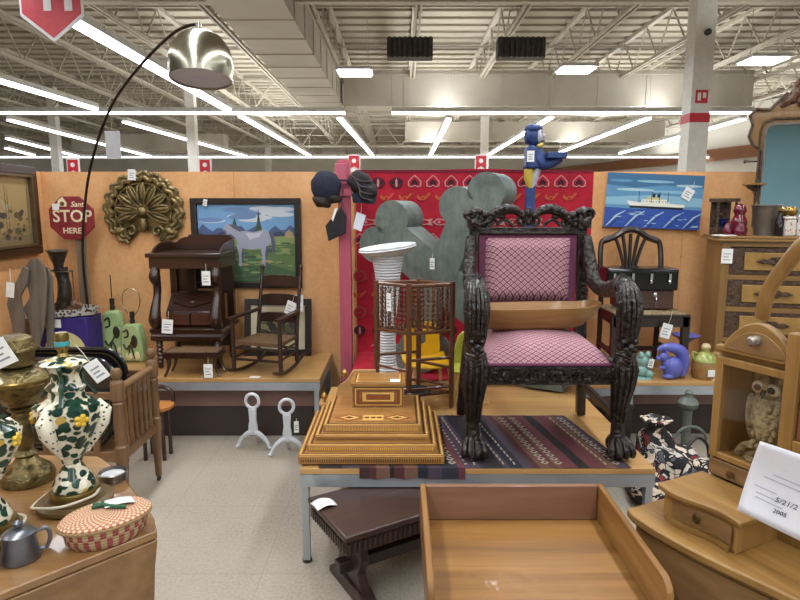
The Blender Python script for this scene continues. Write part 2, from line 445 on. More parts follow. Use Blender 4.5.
# hanging signs
t = thing('aisle_sign', 'large red pointed aisle sign reading 11, hanging at top left', 'sign', at(54.5, 42, 7))
w_ = 62 / 600 * 6.75; M_SGW = plain('sign_white', '#f0eeee', '#e6e4e6', .5)
out = [(0, 0), (w_ / 2, .27), (w_ / 2, 1.0), (-w_ / 2, 1.0), (-w_ / 2, .27)]
MB().prism(out, -.006, .012).build('board', M_SGW, t)
MB().prism([(x * .93, .04 + z * .95) for x, z in out], -.012, -.006).build('red_face', plain('aisle_red', '#d04a54', '#c8414c', .5), t)
for s in (-.115, .115): text('1', .62, M_SGW, t, 'numeral', (s + .075, -.014, .52), bold=.012)
for s in (-.3, .3): MB().tube([(s, 0, 1), (s, 0, 2.9)], .006, 4).build('hanger_wire', M_STEEL, t)
for px, py, Y, lab in ((73, 167, 7, 'small red shop sign over the stop sign'), (205, 167, 8, 'small red shop sign by the shell plaque top'), (481, 163, 9, 'small red shop sign left of the butler figure'), (354, 163, 4.95, 'small red shop sign behind the pink post')):
    p = at(px, py, Y); t = thing('shop_sign', lab, 'sign', p, group='small red shop signs'); k = Y / FPX
    MB().bx(-6 * k, 6 * k, 0, .02, -9 * k, 8 * k).build('board', M_SGW, t)
    MB().prism([(-5 * k, 7 * k), (5 * k, 7 * k), (5 * k, -6 * k), (0, -3 * k), (-5 * k, -6 * k)], -.006, 0).build('red_face', M_RED, t)
    b = MB(); b.prism(circ(2.2 * k, 10, 0, 2 * k), -.008, -.006).build('emblem', M_SGW, t)
    MB().tube([(0, .012, -8 * k), (0, .012, -p.z + 1.5)], .01, 5).build('post', M_STEEL, t)
p = at(113, 145, 9); t = thing('hanging_paper', 'pale grey paper hanging from the roof beside the arc lamp rod', 'paper', p)
MB().bx(-.11, .11, 0, .004, -.2, .2).build('sheet', plain('paper_grey', '#d2d3d6', '#c7c8cc', .7), t); MB().tube([(0, 0, .2), (0, 0, 3)], .004, 4).build('string', M_STEEL, t)

# ------------------------------------------------------------------ low display platforms
M_PTOP = wood('platform_top', '#a87c48', '#b98f58', '#c49c66', 'x', 9, .35, .02, .2)
M_PEDG = wood('platform_edge', '#caa05a', '#d8b36f', '#dfbd7d', 'x', 20, .5)
M_RAIL = plain('rail_steel', '#b4bac0', '#a5abb2', .32, .6, scale=3)
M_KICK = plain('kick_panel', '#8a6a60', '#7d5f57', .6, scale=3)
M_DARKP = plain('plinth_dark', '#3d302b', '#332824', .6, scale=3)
def platform(lab, x0, x1, y0, y1, z, panel, legs):
    t = thing('display_platform', lab, 'platform', (x0, y0, 0)); W_, D_ = x1 - x0, y1 - y0
    MB().bx(0, W_, 0, D_, z - .026, z).build('top', M_PTOP, t, bevel=.002)
    b = MB(); b.bx(0, W_, -.002, .03, z - .085, z - .027); b.bx(0, W_, D_ - .03, D_, z - .085, z - .027)
    b.bx(0, .03, .03, D_ - .03, z - .085, z - .027); b.bx(W_ - .03, W_, .03, D_ - .03, z - .085, z - .027)
    b.build('rail', M_RAIL, t)
    for lx, ly in legs:
        g = MB().bx(lx - .016, lx + .016, ly - .016, ly + .016, .012, z - .085).build('leg', M_RAIL, t)
        MB().lathe([(.022, 0), (.022, .012), (.012, .014)], (lx, ly, 0), 10).build('foot', M_DARKP, g)
    if panel:
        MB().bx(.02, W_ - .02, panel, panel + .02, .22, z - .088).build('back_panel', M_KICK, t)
        MB().bx(.02, W_ - .02, panel, panel + .02, 0, .218).build('shadow_kick_board', M_DARKP, t)  # lower board coloured dark to stand for the floor-level shadow
    return t
PZ = .455
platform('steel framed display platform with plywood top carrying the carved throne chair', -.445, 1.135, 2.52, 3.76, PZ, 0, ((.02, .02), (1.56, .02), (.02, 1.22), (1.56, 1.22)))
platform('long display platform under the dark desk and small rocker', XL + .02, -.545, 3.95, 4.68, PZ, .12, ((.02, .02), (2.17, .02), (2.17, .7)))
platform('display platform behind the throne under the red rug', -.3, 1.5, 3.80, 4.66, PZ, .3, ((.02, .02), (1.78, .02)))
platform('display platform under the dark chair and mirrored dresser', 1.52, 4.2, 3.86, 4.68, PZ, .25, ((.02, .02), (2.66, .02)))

# ------------------------------------------------------------------ camera
cam = bpy.data.cameras.new('camera'); co = bpy.data.objects.new('camera', cam); COL.objects.link(co)
cam.sensor_width = 36; cam.lens = 27; co.location = (0, 0, EYE); co.rotation_euler = (PI / 2 - TH, 0, 0); cam.clip_start = .05; cam.clip_end = 200
SC.camera = co
vs = SC.view_settings; vs.view_transform = 'Standard'; vs.look = 'None'; vs.gamma = 1; vs.use_curve_mapping = False; vs.exposure = 0
SC.cycles.max_bounces = 6; SC.cycles.diffuse_bounces = 3; SC.cycles.glossy_bounces = 3; SC.cycles.transparent_max_bounces = 8; SC.cycles.sample_clamp_indirect = 6
SC.cycles.use_denoising = True
# ================================================================== left back platform
M_MAHOG = wood('mahogany', '#22110c', '#301910', '#3d2015', 'x', 12, .3, .04, .3)
M_MAHOGZ = wood('mahogany_upright', '#22110c', '#301910', '#3d2015', 'z', 12, .3, .04, .3)
M_EBON = plain('ebonised_frame', '#1d1714', '#28201b', .4)
M_BRONZE = carved('gilt_bronze', '#7d6c45', '#3f3520', 14, .38, .5); M_BRONZE.node_tree.nodes['Principled BSDF'].inputs['Metallic'].default_value = .55
M_BLACK = plain('black_paint', '#151416', '#1d1c1e', .4)
M_WHITEP = plain('white_paint', '#e6e6e2', '#d9dad8', .5)
BZ = PZ + .001

def mound(x0, x1, z0, base, amps, n=40, seed=1):
    r = random.Random(seed); ph = [r.uniform(0, 6) for _ in amps]
    top = [(x0 + (x1 - x0) * i / n, base + sum(a * math.sin((k + 1.3) * 5 * i / n + p) for k, (a, p) in enumerate(zip(amps, ph)))) for i in range(n + 1)]
    return [(x0, z0)] + [(x, max(z, z0 + .002)) for x, z in top] + [(x1, z0)]
def frame_bars(b, w, h, t, d0, d1):
    b.bx(0, w, d0, d1, 0, t); b.bx(0, w, d0, d1, h - t, h); b.bx(0, t, d0, d1, t, h - t); b.bx(w - t, w, d0, d1, t, h - t); return b

# picture on the side partition (hangs on wall_left, faces +x)
t = thing('framed_picture', 'dark framed landscape print in sepia hanging on the side partition', 'picture', (XL + .004, 3.55, 1.26), PI / 2)
w_, h_ = 1.02, .64
frame_bars(MB(), w_, h_, .06, -.045, 0).build('frame', wood('walnut_frame', '#22130d', '#311b12', '#3d2417', 'x', 14, .35), t, bevel=.006)
b = MB(); frame_bars(b, w_ - .12, h_ - .12, .018, -.05, -.02); o = b.build('gilt_slip', plain('dark_slip', '#4a3a28', '#5a4630', .4), t); o.location = (.06, 0, .06)
b = MB(); b.bx(.06, w_ - .06, -.018, -.004, .06, h_ - .06)
c_ = ['#a08a5c', '#8f7c53', '#7a6c4b', '#59563f', '#6d6240', '#3f4038', '#b39c66']
r = random.Random(4)
b.mi = 1; b.flat(mound(.07, w_ - .07, .07, .2, (.02, .01)), -.0185)
b.mi = 2; b.flat(mound(.07, w_ - .07, .07, .14, (.02, .012), seed=4), -.019)
for i in range(60):
    b.mi = r.choice((3, 4, 5)); x = r.uniform(.1, w_ - .1); z = r.uniform(.12, .33); b.flat(circ(r.uniform(.012, .035), 7, x, z, 1.2, .8), -.0195 - i * 2e-5)
for i in range(16):
    b.mi = 3; x = r.uniform(.1, w_ - .1); b.flat([(x, .2), (x + .008, .2), (x + .012, r.uniform(.4, .56)), (x + .006, .5)], -.0193 - i * 2e-5)
b.build('print', [plain('sepia_%d' % i, c, None, .6) for i, c in enumerate(c_)], t)
MB().bx(.06, w_ - .06, -.024, -.022, .06, h_ - .06).build('glass_pane', pane('picture_glass'), t)
price_tag(t, (.98, -.03, .17), .05, .09, 0, 0, 0)

# stop sign on a grey post
M_SIGNR = plain('maroon_paint', '#7d1f26', '#8a272c', .5); M_CREAM = plain('cream_paint', '#e8d9b8', '#e2cfa8', .6)
p = at(73, 218, 4.52)
t = thing('stop_sign', 'maroon octagonal STOP HERE sign on a weathered grey post', 'sign', (p.x, 4.52, BZ))
zc = p.z - BZ
MB().prism([(.178 * math.cos(R(22.5 + 45 * i)), zc + .172 * math.sin(R(22.5 + 45 * i))) for i in range(8)], -.022, -.004).build('board', M_SIGNR, t, bevel=.003)
text('STOP', .125, M_CREAM, t, 'lettering', (.008, -.0235, zc + .01), sx=.98, bold=.002)
text('HERE', .06, M_CREAM, t, 'lettering', (-.0, -.0235, zc - .095), bold=.001)
text('Santa', .055, M_CREAM, t, 'lettering', (.06, -.0235, zc + .1), shear=.3, bold=.001)
b = MB(); b.flat([(-.1, zc + .085), (-.03, zc + .085), (-.025, zc + .11), (-.055, zc + .155), (-.09, zc + .13)], -.0232); b.mi = 1; b.flat(circ(.018, 8, -.06, zc + .105), -.0236); b.build('emblem', [M_CREAM, M_BRONZE], t)
MB().bx(-.135, -.085, -.0245, -.023, zc + .06, zc + .105).build('price_label', W_TAG, t)
MB().bx(.005, .075, -.003, .02, 0, zc - .05).build('post', wood('weathered_post', '#6b5c4b', '#7d6d5a', '#8b7a66', 'z', 12, .7), t)

# arc lamp
M_ROD = plain('dark_bronze_rod', '#3a3026', '#2f271f', .35, .7); M_BRASS2 = plain('brushed_brass', '#b8b3a0', '#a8a390', .22, 1)
M_INNER = plain('shade_inner', '#ccd2e4', '#c4cade', .6)
base = V((-2.335, 4.462, BZ)); t = thing('arc_floor_lamp', 'arched floor lamp with dark rod and brushed metal dome shade', 'lamp', base)
P = [at(82, 352, 4.46), at(83, 260, 4.46), at(86, 195, 4.42), at(95, 150, 4.34), at(112, 105, 4.17), at(140, 66, 3.95), at(170, 36, 3.75), at(188, 26, 3.65), at(201, 25, 3.6)]
MB().lathe([(.001, 0), (.04, 0), (.04, .03), (.03, .05), (.02, .12)], (0, 0, 0), 20).build('base', M_BLACK, t)
MB().tube(catm([V((0, 0, .05))] + [q - base for q in P[1:]], 8), .0095, 8).build('rod', M_ROD, t)
dc = at(201, 62, 3.6) - base; rr = 31.5 / 600 * 3.5
prof = [(.02, rr * .98), (rr * .35, rr * .92), (rr * .65, rr * .74), (rr * .86, rr * .45), (rr * .97, rr * .15), (rr, -.05 * rr), (rr * .985, -rr * .32), (rr * .95, -rr * .55)]
o = MB().lathe(prof + [(rr * .93, -rr * .55), (rr * .96, -rr * .3), (rr * .975, -.05 * rr), (rr * .84, rr * .43), (.02, rr * .95)], (0, 0, 0), 32).build('lamp_shade', [M_BRASS2], t); o.location = dc; o.rotation_euler = (R(-9), 0, 0)
MB().lathe([(.001, -rr * .40), (rr * .95, -rr * .46), (rr * .95, -rr * .47), (.001, -rr * .42)], (0, 0, 0), 32).build('diffuser', M_INNER, o)
MB().lathe([(.001, rr * 1.16), (.016, rr * 1.16), (.022, rr * 1.0), (.05, rr * .95)], dc, 14).build('cap', M_BRASS2, t)

# bronze shell plaque on the wall
p = at(143, 205, 4.66); t = thing('shell_plaque', 'large gilt bronze scalloped shell plaque hanging on the orange wall', 'wall ornament', (p.x, YB + .0, p.z))
def fan(r, k, amp, n=120, a0=-62, a1=242):
    return [(math.cos(R(a0 + (a1 - a0) * i / n)) * r * 1.0 * (1 + amp * math.sin(2 * PI * k * i / n)), -.045 + math.sin(R(a0 + (a1 - a0) * i / n)) * r * .98 * (1 + amp * math.sin(2 * PI * k * i / n))) for i in range(n + 1)]
b = MB(); b.prism(fan(.295, 17, .035) + [(-.05, -.2), (.05, -.2)], -.02, 0)
for rr, kk, yy, th_ in ((.285, 17, -.03, .022), (.25, 17, -.042, .018)):
    b.tube([(x, yy, z) for x, z in fan(rr, kk, .045)], th_, 7)
b.tube([(x, -.04, z) for x, z in fan(.215, 1, 0)], .009, 6)
b.build('rim', M_BRONZE, t)
b = MB()
for i in range(9):
    a = R(-22 + i * 28.0); ca_, sa_ = math.cos(a), math.sin(a); px_, pz_ = -sa_, ca_
    loop = []
    for k in range(21):
        q = 2 * PI * k / 20; d_ = .125 - .085 * math.cos(q); w_ = .034 * math.sin(q) * (.45 + .55 * d_ / .21)
        loop.append((ca_ * d_ + px_ * w_, -.052 - .02 * math.sin(PI * d_ / .22), -.045 + sa_ * d_ + pz_ * w_))
    b.tube(loop, .0075, 6)
    b.tube([(ca_ * .05, -.05, -.045 + sa_ * .05), (ca_ * .13, -.055, -.045 + sa_ * .13), (ca_ * .2, -.045, -.045 + sa_ * .2)], [.006, .018, .02], 8)
b.ell((0, -.06, -.05), (.04, .035, .04))
for sg in (-1, 1):
    b.tube([(sg * .1 + x * sg, -.05, -.2 + z) for x, _, z in spiral((0, 0), .055, 1.3, 18, 1, -1.2)], .013, 7); b.ell((sg * .19, -.04, -.2), (.05, .03, .03), 10, 8, (0, sg * .5, 0))
b.ell((0, -.05, -.15), (.03, .03, .06))
b.build('shell', M_BRONZE, t); price_tag(t, (-.05, -.085, .265), .06, .08, 0, .05, 0)

# horse painting
def canvas_thing(lab, name, x0, x1, z0, z1, Y, fr_t, fr_m, depth=.035, tiltz=0):
    t = thing(name, lab, 'painting', (x0, Y, z0)); W_, H_ = x1 - x0, z1 - z0
    if fr_t: frame_bars(MB(), W_, H_, fr_t, -depth, 0).build('frame', fr_m, t, bevel=.004)
    return t, W_, H_
a_, b_ = at(189, 198, 4.66), at(302, 288, 4.66)
t, W_, H_ = canvas_thing('black framed painting of a grey horse in a green meadow', 'horse_painting', a_.x, b_.x, b_.z, a_.z, YB - .003, .045, M_EBON)
cs = ['#6f9cc6', '#c3cdd4', '#34425c', '#4a5b82', '#5b7446', '#446043', '#82955c', '#9a9cad', '#55566a', '#bcbcc8', '#3b4f3c', '#a89468', '#6a86b0']
b = MB(); x0, x1, z0, z1 = .05, W_ - .05, .05, H_ - .05; w2, h2 = x1 - x0, z1 - z0
b.bx(x0, x1, -.014, -.004, z0, z1); y = -.0145
def L(mi, pts, dy):
    b.mi = mi; b.flat([(x0 + u * w2, z0 + v * h2) for u, v in pts], y - dy * 1e-4)
r = random.Random(2)
for i in range(9): L(1, circ(.09, 12, r.uniform(.1, .9), r.uniform(.78, .95), 1.6, .35), 1 + i * .2)
for i in range(5): L(12, circ(.08, 12, r.uniform(.1, .9), r.uniform(.8, .95), 1.8, .4), 3 + i * .2)
L(3, [(0, .5)] + [(u / 20, .68 + .05 * math.sin(u * 1.7) + .03 * math.sin(u * .8)) for u in range(21)] + [(1, .5)], 5)
L(2, [(0, .5)] + [(u / 20, .62 + .035 * math.sin(u * 1.1 + 2)) for u in range(21)] + [(1, .5)], 6)
L(6, [(0, 0), (0, .6), (.3, .56), (.6, .58), (1, .6), (1, 0)], 7)
L(4, [(0, 0), (0, .5), (.3, .48), (.55, .4), (1, .5), (1, 0)], 8)
L(5, [(0, 0), (0, .26), (.25, .34), (.5, .24), (.8, .2), (1, .12), (1, 0)], 9)
for i in range(150): L(r.choice((4, 5, 6, 11, 10, 6)), circ(r.uniform(.012, .045), 6, r.uniform(.04, .96), r.uniform(.03, .5), 1.6, .4), 10 + i * .05)
for cx in (.38, .63): L(10, [(cx - .05, .6), (cx - .018, .76), (cx, .95 if cx > .5 else .84), (cx + .018, .76), (cx + .05, .6)], 15)
L(11, [(.9, .57), (.9, .63), (.94, .68), (.985, .63), (.985, .57)], 15)
# the horse: body with neck and head to the left, four legs, tail
hx = lambda u: .28 + u * .5; hz = lambda v: .2 + v * .58
def H(mi, pts, dy): L(mi, [(hx(u), hz(v)) for u, v in pts], dy)
for lx in (.34, .84): H(8, [(lx - .05, .5), (lx + .07, .5), (lx + .03, .25), (lx + .035, .0), (lx - .02, .0), (lx - .015, .25)], 16)
H(7, [(.22, .62), (.12, .72), (.02, .72), (-.04, .82), (.0, .95), (.04, .93), (.06, 1.02), (.1, .95), (.2, .93), (.38, .8), (.6, .77), (.8, .83), (.9, .78), (.96, .66), (.93, .5), (.8, .42), (.55, .38), (.36, .4), (.26, .48)], 17)
for lx in (.27, .76): H(7, [(lx - .05, .5), (lx + .09, .5), (lx + .045, .25), (lx + .05, .0), (lx - .015, .0), (lx - .005, .25)], 18)
H(9, [(.42, .76), (.6, .74), (.78, .79), (.7, .66), (.5, .6)], 19)
H(8, [(.08, .95), (.2, .93), (.38, .8), (.3, .78), (.16, .86)], 20); H(8, [(.9, .78), (.99, .74), (1.04, .5), (1.02, .3), (.96, .32), (.95, .6)], 20); H(8, [(-.04, .82), (-.02, .75), (.03, .73), (.02, .8)], 20)
b.build('canvas', [plain('oil_%d' % i, c, None, .45) for i, c in enumerate(cs)], t)
price_tag(t, (.13, -.05, H_ - .01), .03, .05, 0, .2, 0)

# small framed print leaning at the back of the platform
a_, b_ = at(243, 297, 4.6), at(312, 356, 4.6)
t = thing('framed_print', 'black framed print with cream mat leaning behind the small rocker', 'picture', (a_.x, 4.585, BZ)); t.rotation_euler = (R(-9), 0, 0)
W_ = b_.x - a_.x; H_ = .445
frame_bars(MB(), W_, H_, .05, -.02, 0).build('frame', M_EBON, t, bevel=.003)
b = MB(); b.bx(.05, W_ - .05, -.008, -.002, .05, H_ - .05); b.mi = 1; b.flat([(.1, .12), (W_ - .1, .12), (W_ - .1, H_ - .1), (.1, H_ - .1)], -.0083)
b.mi = 2; b.flat([(.1, .12), (W_ - .1, .12), (W_ - .1, .2), (.3, .24), (.2, .19), (.1, .22)], -.0086)
r = random.Random(3)
for i in range(20): b.mi = r.choice((2, 3)); b.flat(circ(r.uniform(.015, .04), 7, r.uniform(.14, W_ - .14), r.uniform(.15, H_ - .16)), -.0088 - i * 2e-5)
b.build('print', [plain('mat_cream', '#c9c0a2', '#bdb494', .7), plain('print_buff', '#8f8560', '#7d7452', .6), plain('print_dark', '#3d3a2c', '#33302a', .6), plain('print_olive', '#5c5a3c', '#4f4d36', .6)], t)
price_tag(t, (W_ - .1, -.026, H_ + .03), .075, .13, 0, 0, 0)

# dark desk with scrolled supports
t = thing('scroll_desk', 'tall dark mahogany writing stand with scrolled supports, price tags hanging', 'desk', (-1.77, 4.2, BZ), R(-1))
W_, D_ = .5, .4
b = MB(); b.prism([(0, .83), (0, .875), (.02, .89), (.06, .885), (.09, .915), (.13, .93), (.145, .925), (.16, .945), (W_ - .03, .945), (W_, .91), (W_, .83)], D_ - .02, D_)
b.build('gallery', M_MAHOG, t, bevel=.003)
for x in (0, W_ - .016): MB().prism([(.06, .83), (.1, .86), (.2, .89), (D_ - .021, .91), (D_ - .021, .83)], x, x + .016, 'yz').build('gallery_side', M_MAHOG, t)
MB().bx(-.015, W_ + .015, -.01, D_, .8, .83).build('top', M_MAHOG, t, bevel=.005)
b = MB(); b.bx(.0, W_, .015, .04, .72, .8); b.build('frieze_drawer', M_MAHOG, t, bevel=.003)
for x in (0, W_ - .02): MB().bx(x, x + .02, .045, D_, .72, .8).build('side_rail', M_MAHOG, t)
for x in (.035, W_ - .035):
    P = [(x, .04, .72), (x, .015, .66), (x, .05, .6), (x, .04, .52), (x, .0, .44), (x, -.02, .36), (x, .02, .31)]
    MB().tube(catm(P, 5), lerp_r([.03, .04, .028, .026, .034, .045, .04], 5), 10).build('scroll_support', M_MAHOGZ, t)
    MB().bx(x - .025, x + .025, D_ - .05, D_, .29, .72).build('back_post', M_MAHOGZ, t)
MB().bx(.06, .2, D_ - .025, D_ - .01, .5, .72).build('back_slat', M_MAHOGZ, t)
MB().bx(W_ - .15, W_ - .06, D_ - .025, D_ - .01, .5, .72).build('back_slat', M_MAHOGZ, t)
MB().prism([(.08, .3), (.08, .4), (.2, .52), (D_ - .055, .52), (D_ - .055, .3)], .075, W_ - .075, 'yz').build('slant_box', M_MAHOG, t, bevel=.004)
b = MB(); b.T = MX.Translation((W_ / 2, .135, .465)) @ Euler((R(-45), 0, 0)).to_matrix().to_4x4()
b.prism([(-.14, 0), (0, .05), (.14, 0), (0, -.05)], -.006, .01, 'xz'); b.ell((0, -.008, 0), (.022, .008, .022))
b.build('carved_lozenge', M_MAHOG, t)
for x in (.09, W_ / 2 + .01):
    MB().bx(x, x + .155, .065, .082, .305, .39).build('drawer', wood('drawer_front', '#3a2015', '#4b2a1b', '#5a3524', 'x', 12, .35), t, bevel=.003)
MB().bx(-.01, W_ + .01, -.02, D_, .265, .295).build('writing_shelf', M_MAHOG, t, bevel=.004)
MB().tube([(.0, .0, .235), (W_, 0, .235)], .033, 12).build('roll_front', M_MAHOG, t)
MB().bx(.02, W_ - .02, .03, D_ - .02, .2, .264).build('apron', M_MAHOG, t)
pr = [(.022, .2), (.026, .19), (.02, .18), (.026, .165), (.018, .15), (.026, .135), (.018, .12), (.026, .105), (.018, .09), (.026, .075), (.018, .06), (.024, .045), (.016, .03), (.02, .015), (.015, 0)]
for x in (.04, W_ - .04):
    for y in (.02, D_ - .04): MB().lathe(pr[::-1], (x, y, 0), 12).build('leg', M_MAHOGZ, t)
MB().bx(.05, W_ - .05, D_ - .05, D_ - .03, .09, .19).build('back_rail', M_MAHOG, t)
price_tag(t, (.42, -.04, .71), .06, .1, 0, 0, .05); price_tag(t, (.14, -.055, .37), .075, .1, .1, .1, .06)

# footstool
M_CANE = plain('woven_cane', '#6b4f33', '#50391f', .8, scale=50, bump=.6, bscale=90)
t = thing('footstool', 'small dark footstool with brown woven top in front of the mahogany desk', 'footstool', (-1.6, 3.965, BZ), R(2))
W_, D_ = .36, .17
b = MB(); b.surf(lambda u, v: (u * W_, v * D_, .175 + .015 * math.sin(PI * u) * math.sin(PI * v)), 10, 8); b.bx(0, W_, 0, D_, .15, .174); b.build('seat', M_CANE, t)
frame_bars(MB(), W_ + .02, 0, 0, 0, 0)
b = MB()
for q in ((-.01, W_ + .01, -.012, .0), (-.01, W_ + .01, D_, D_ + .012)): b.bx(*q, .135, .172)
b.bx(-.012, 0, 0, D_, .135, .172); b.bx(W_, W_ + .012, 0, D_, .135, .172); b.build('apron', M_MAHOG, t)
for x in (.015, W_ - .015):
    for y in (.015, D_ - .015):
        s = 1 if x > .1 else -1
        MB().tube(catm([(x, y, .15), (x - .01 * s, y, .1), (x, y, .05), (x + .02 * s, y - .01, 0.006)], 4), lerp_r([.018, .014, .01, .009], 4), 8).build('leg', M_MAHOG, t)
price_tag(t, (.3, -.03, .1), .06, .095, 0, 0, .05)

# small ladder-back rocker
t = thing('rocking_chair', 'small dark ladder back rocking chair standing on the platform', 'rocking chair', (-.985, 4.02, BZ + .006), R(-16))
S = wood('dark_stain', '#20130e', '#2e1c15', '#3a251b', 'z', 14, .4, .03, .2)
fw, bw, dp = .36, .31, .3
FL, FR, BL, BR = V((-fw / 2, 0, .03)), V((fw / 2, 0, .03)), V((-bw / 2, dp, .03)), V((bw / 2, dp, .03))
for q in (FL, FR): MB().tube([q, q + V((0, 0, .2)), q + V((0, 0, .36))], [.015, .016, .013], 8).build('front_post', S, t)
for q in (BL, BR):
    o = MB().tube([q, q + V((0, .01, .22)), q + V((0, .1, .66))], [.014, .016, .012], 8).build('back_post', S, t)
    MB().ell(q + V((0, .104, .675)), (.016, .016, .024), 8, 6).build('finial', S, o)
MB().prism([(FL.x, 0.0), (FR.x, 0.0), (BR.x, dp), (BL.x, dp)], .2, .225, 'xy').build('seat', M_CANE, t)
for z, hh in ((.31, .07), (.44, .075), (.57, .08)):
    yy = dp + .01 + (z - .22) / .44 * .09
    MB().prism([(-bw / 2, z), (bw / 2, z), (bw / 2, z + hh * .8), (bw / 4, z + hh), (-bw / 4, z + hh), (-bw / 2, z + hh * .8)], yy, yy + .012).build('back_slat', S, t)
for q, k in ((FL, BL), (FR, BR)):
    MB().bar(q + V((0, -.03, .36)), k + V((0, .035, .37)), .04, .016).build('arm', S, t)
    MB().tube(catm([q + V((0, -.1, .02)), q + V((0, .0, -.012)), (q + k) / 2 + V((0, 0, -.022)), k + V((0, .0, -.012)), k + V((0, .13, .03))], 5), .012, 6).build('rocker_runner', S, t)
    for z in (.08, .14): MB().tube([q + V((0, 0, z)), k + V((0, .003, z))], .009, 6).build('stretcher', S, t)
for z in (.07, .15): MB().tube([FL + V((0, 0, z)), FR + V((0, 0, z))], .01, 6).build('stretcher', S, t)
MB().tube([BL + V((0, 0.003, .1)), BR + V((0, .003, .1))], .01, 6).build('stretcher', S, t)
price_tag(t, (fw / 2 - .05, .3, .47), .07, .1, 0, .35, .04)
b = tag(MB().bx(-.035, .035, -.02, .02, 0, .002).build('fallen_tag', W_TAG, loc=at(255, 377, 3.975) * 1), 'small white paper tag lying on the platform edge below the rocker', 'tag'); b.location.z = BZ

# pair of green pottery lamps
M_GREENP = plain('pale_green_glaze', '#a9c088', '#97b078', .25, coat=.4, scale=6); M_DKP = plain('dark_glaze', '#3a3326', '#2d2a20', .3); M_YEL = plain('cream_glaze', '#d9d2a0', None, .3)
def green_lamp(lab, loc, h, harp, rz):
    t = thing('pottery_lamp', lab, 'lamp', loc, rz, 'green pottery lamps on the back platform')
    b = MB(); b.prism([(-.085, 0), (.085, 0), (.092, .04), (.085, h * .6), (.065, h * .93), (.04, h), (-.04, h), (-.065, h * .93), (-.085, h * .6), (-.092, .04)], -.045, .045); b.build('body', M_GREENP, t, bevel=.02)
    b = MB(); b.tube(catm([(-.05, -.047, h * .8), (-.02, -.05, h * .85), (-.015, -.05, h * .7), (-.045, -.05, h * .66)], 5), .007, 5)
    b.tube(catm([(-.055, -.047, .14), (-.03, -.05, .1), (.0, -.05, .13), (.03, -.05, .03)], 5), .007, 5); b.ell((.03, -.047, h * .55), (.025, .008, .05)); b.tube(catm([(.04, -.047, .2), (.0, -.05, .14), (-.02, -.05, .03)], 5), .006, 5); b.build('painted_scrolls', M_DKP, t)
    b = MB(); b.ell((-.02, -.048, .045), (.03, .008, .03)); b.ell((.045, -.048, .05), (.025, .008, .035)); b.build('painted_flower', M_YEL, t)
    MB().lathe([(.016, h - .005), (.02, h + .02), (.014, h + .035), (.018, h + .05), (.018, h + .09), (.001, h + .09)], seg=12).build('socket', M_DKP, t)
    if harp == 'loop': MB().tube([(.055 * math.sin(a) * (1.25 - .25 * math.cos(a)), 0, h + .16 - .105 * math.cos(a)) for a in [2 * PI * i / 20 for i in range(20)]], .003, 5, True).build('harp', M_BRASS2, t)
    else: MB().tube([(0, 0, h + .08), (0, 0, h + .27)], .004, 5).build('finial_rod', M_DKP, t)
green_lamp('pale green pottery lamp with a straight thin rod, nearer the horn stand', at(116, 356, 4.55) * 1, .37, 'rod', R(8))
green_lamp('pale green pottery lamp with a wire loop, nearer the mahogany desk', at(135, 358, 4.42) * 1, .29, 'loop', R(-6))
for o in list(COL.objects):
    if o.name.startswith('pottery_lamp'): o.location.z = BZ

# painted box, pewter tray and horn stand
M_PURP = plain('purple_paint', '#2d2270', '#35287c', .5); M_PALEY = plain('pale_yellow_paint', '#c9c48e', None, .6)
t = thing('painted_crate', 'purple painted crate with a pale moon under the silver tray', 'crate', (-2.585, 4.2, BZ))
W_, H_ = .35, .37
MB().bx(0, W_, 0, .22, 0, H_).build('body', M_PURP, t, bevel=.004)
b = MB(); b.flat([(.185 + .15 * math.cos(a), max(.004, .12 + .15 * math.sin(a))) for a in [2 * PI * i / 28 for i in range(28)]], -.001); b.mi = 1
b.flat([(.06, .02), (.09, .1), (.08, .16), (.11, .19), (.13, .16), (.2, .12), (.22, .04), (.18, .02), (.16, .07), (.11, .06), (.1, .02)], -.0015); b.build('moon_picture', [M_PALEY, M_PURP], t)
MB().bx(.06, .17, -.003, -.001, .3, .36).build('paper_label', W_TAG, t)
M_PEW = plain('old_silver', '#a9a7a2', '#77756f', .28, .9, scale=20)
M_PIERCE = speckle('pierced_silver', '#b9b7b0', ['#2b2926', '#3a3733', '#1f1d1b'], 45, .35, .42)
t = thing('silver_tray', 'oval silver tray with pierced gallery on the purple crate', 'tray', (-2.46, 4.31, BZ + H_))
b = MB().lathe([(.001, 0), (.2, 0), (.215, .01), (.2, .012), (.001, .01)], seg=32, sx=1.12, sy=.6).build('dish', M_PEW, t)
MB().lathe([(.2, .01), (.222, .012), (.235, .06), (.225, .06), (.213, .014)], seg=32, sx=1.12, sy=.6).build('gallery', M_PIERCE, t)
M_HORN = carved('black_horn', '#231d18', '#3a3128', 30, .35, .4); M_DRIFT = wood('driftwood', '#4b3323', '#6b4c36', '#7d5b42', 'x', 16, .6, .3)
t = thing('horn_trophy', 'black horn cup with silver rim mounted upright on the silver tray', 'horn ornament', (-2.45, 4.31, BZ + H_ + .0265))
b = MB(); b.tube(catm([(-.09, .0, .02), (-.03, 0, .04), (.03, 0, .02), (.09, 0, .03), (.12, 0, .06)], 4), .03, 8); b.ell((-.1, 0, .05), (.035, .03, .045)); b.ell((.08, 0, .05), (.03, .03, .04)); b.build('root_base', M_DRIFT, t)
MB().tube(catm([(.0, 0, .04), (.02, 0, .14), (.015, 0, .24), (.0, 0, .32)], 5), lerp_r([.05, .048, .04, .05], 5), 12).build('hoof', M_HORN, t)
MB().lathe([(.03, .3), (.035, .34), (.06, .41), (.07, .435), (.055, .43), (.001, .38)], (-.01, 0, .01), 16).build('cup', M_HORN, t)
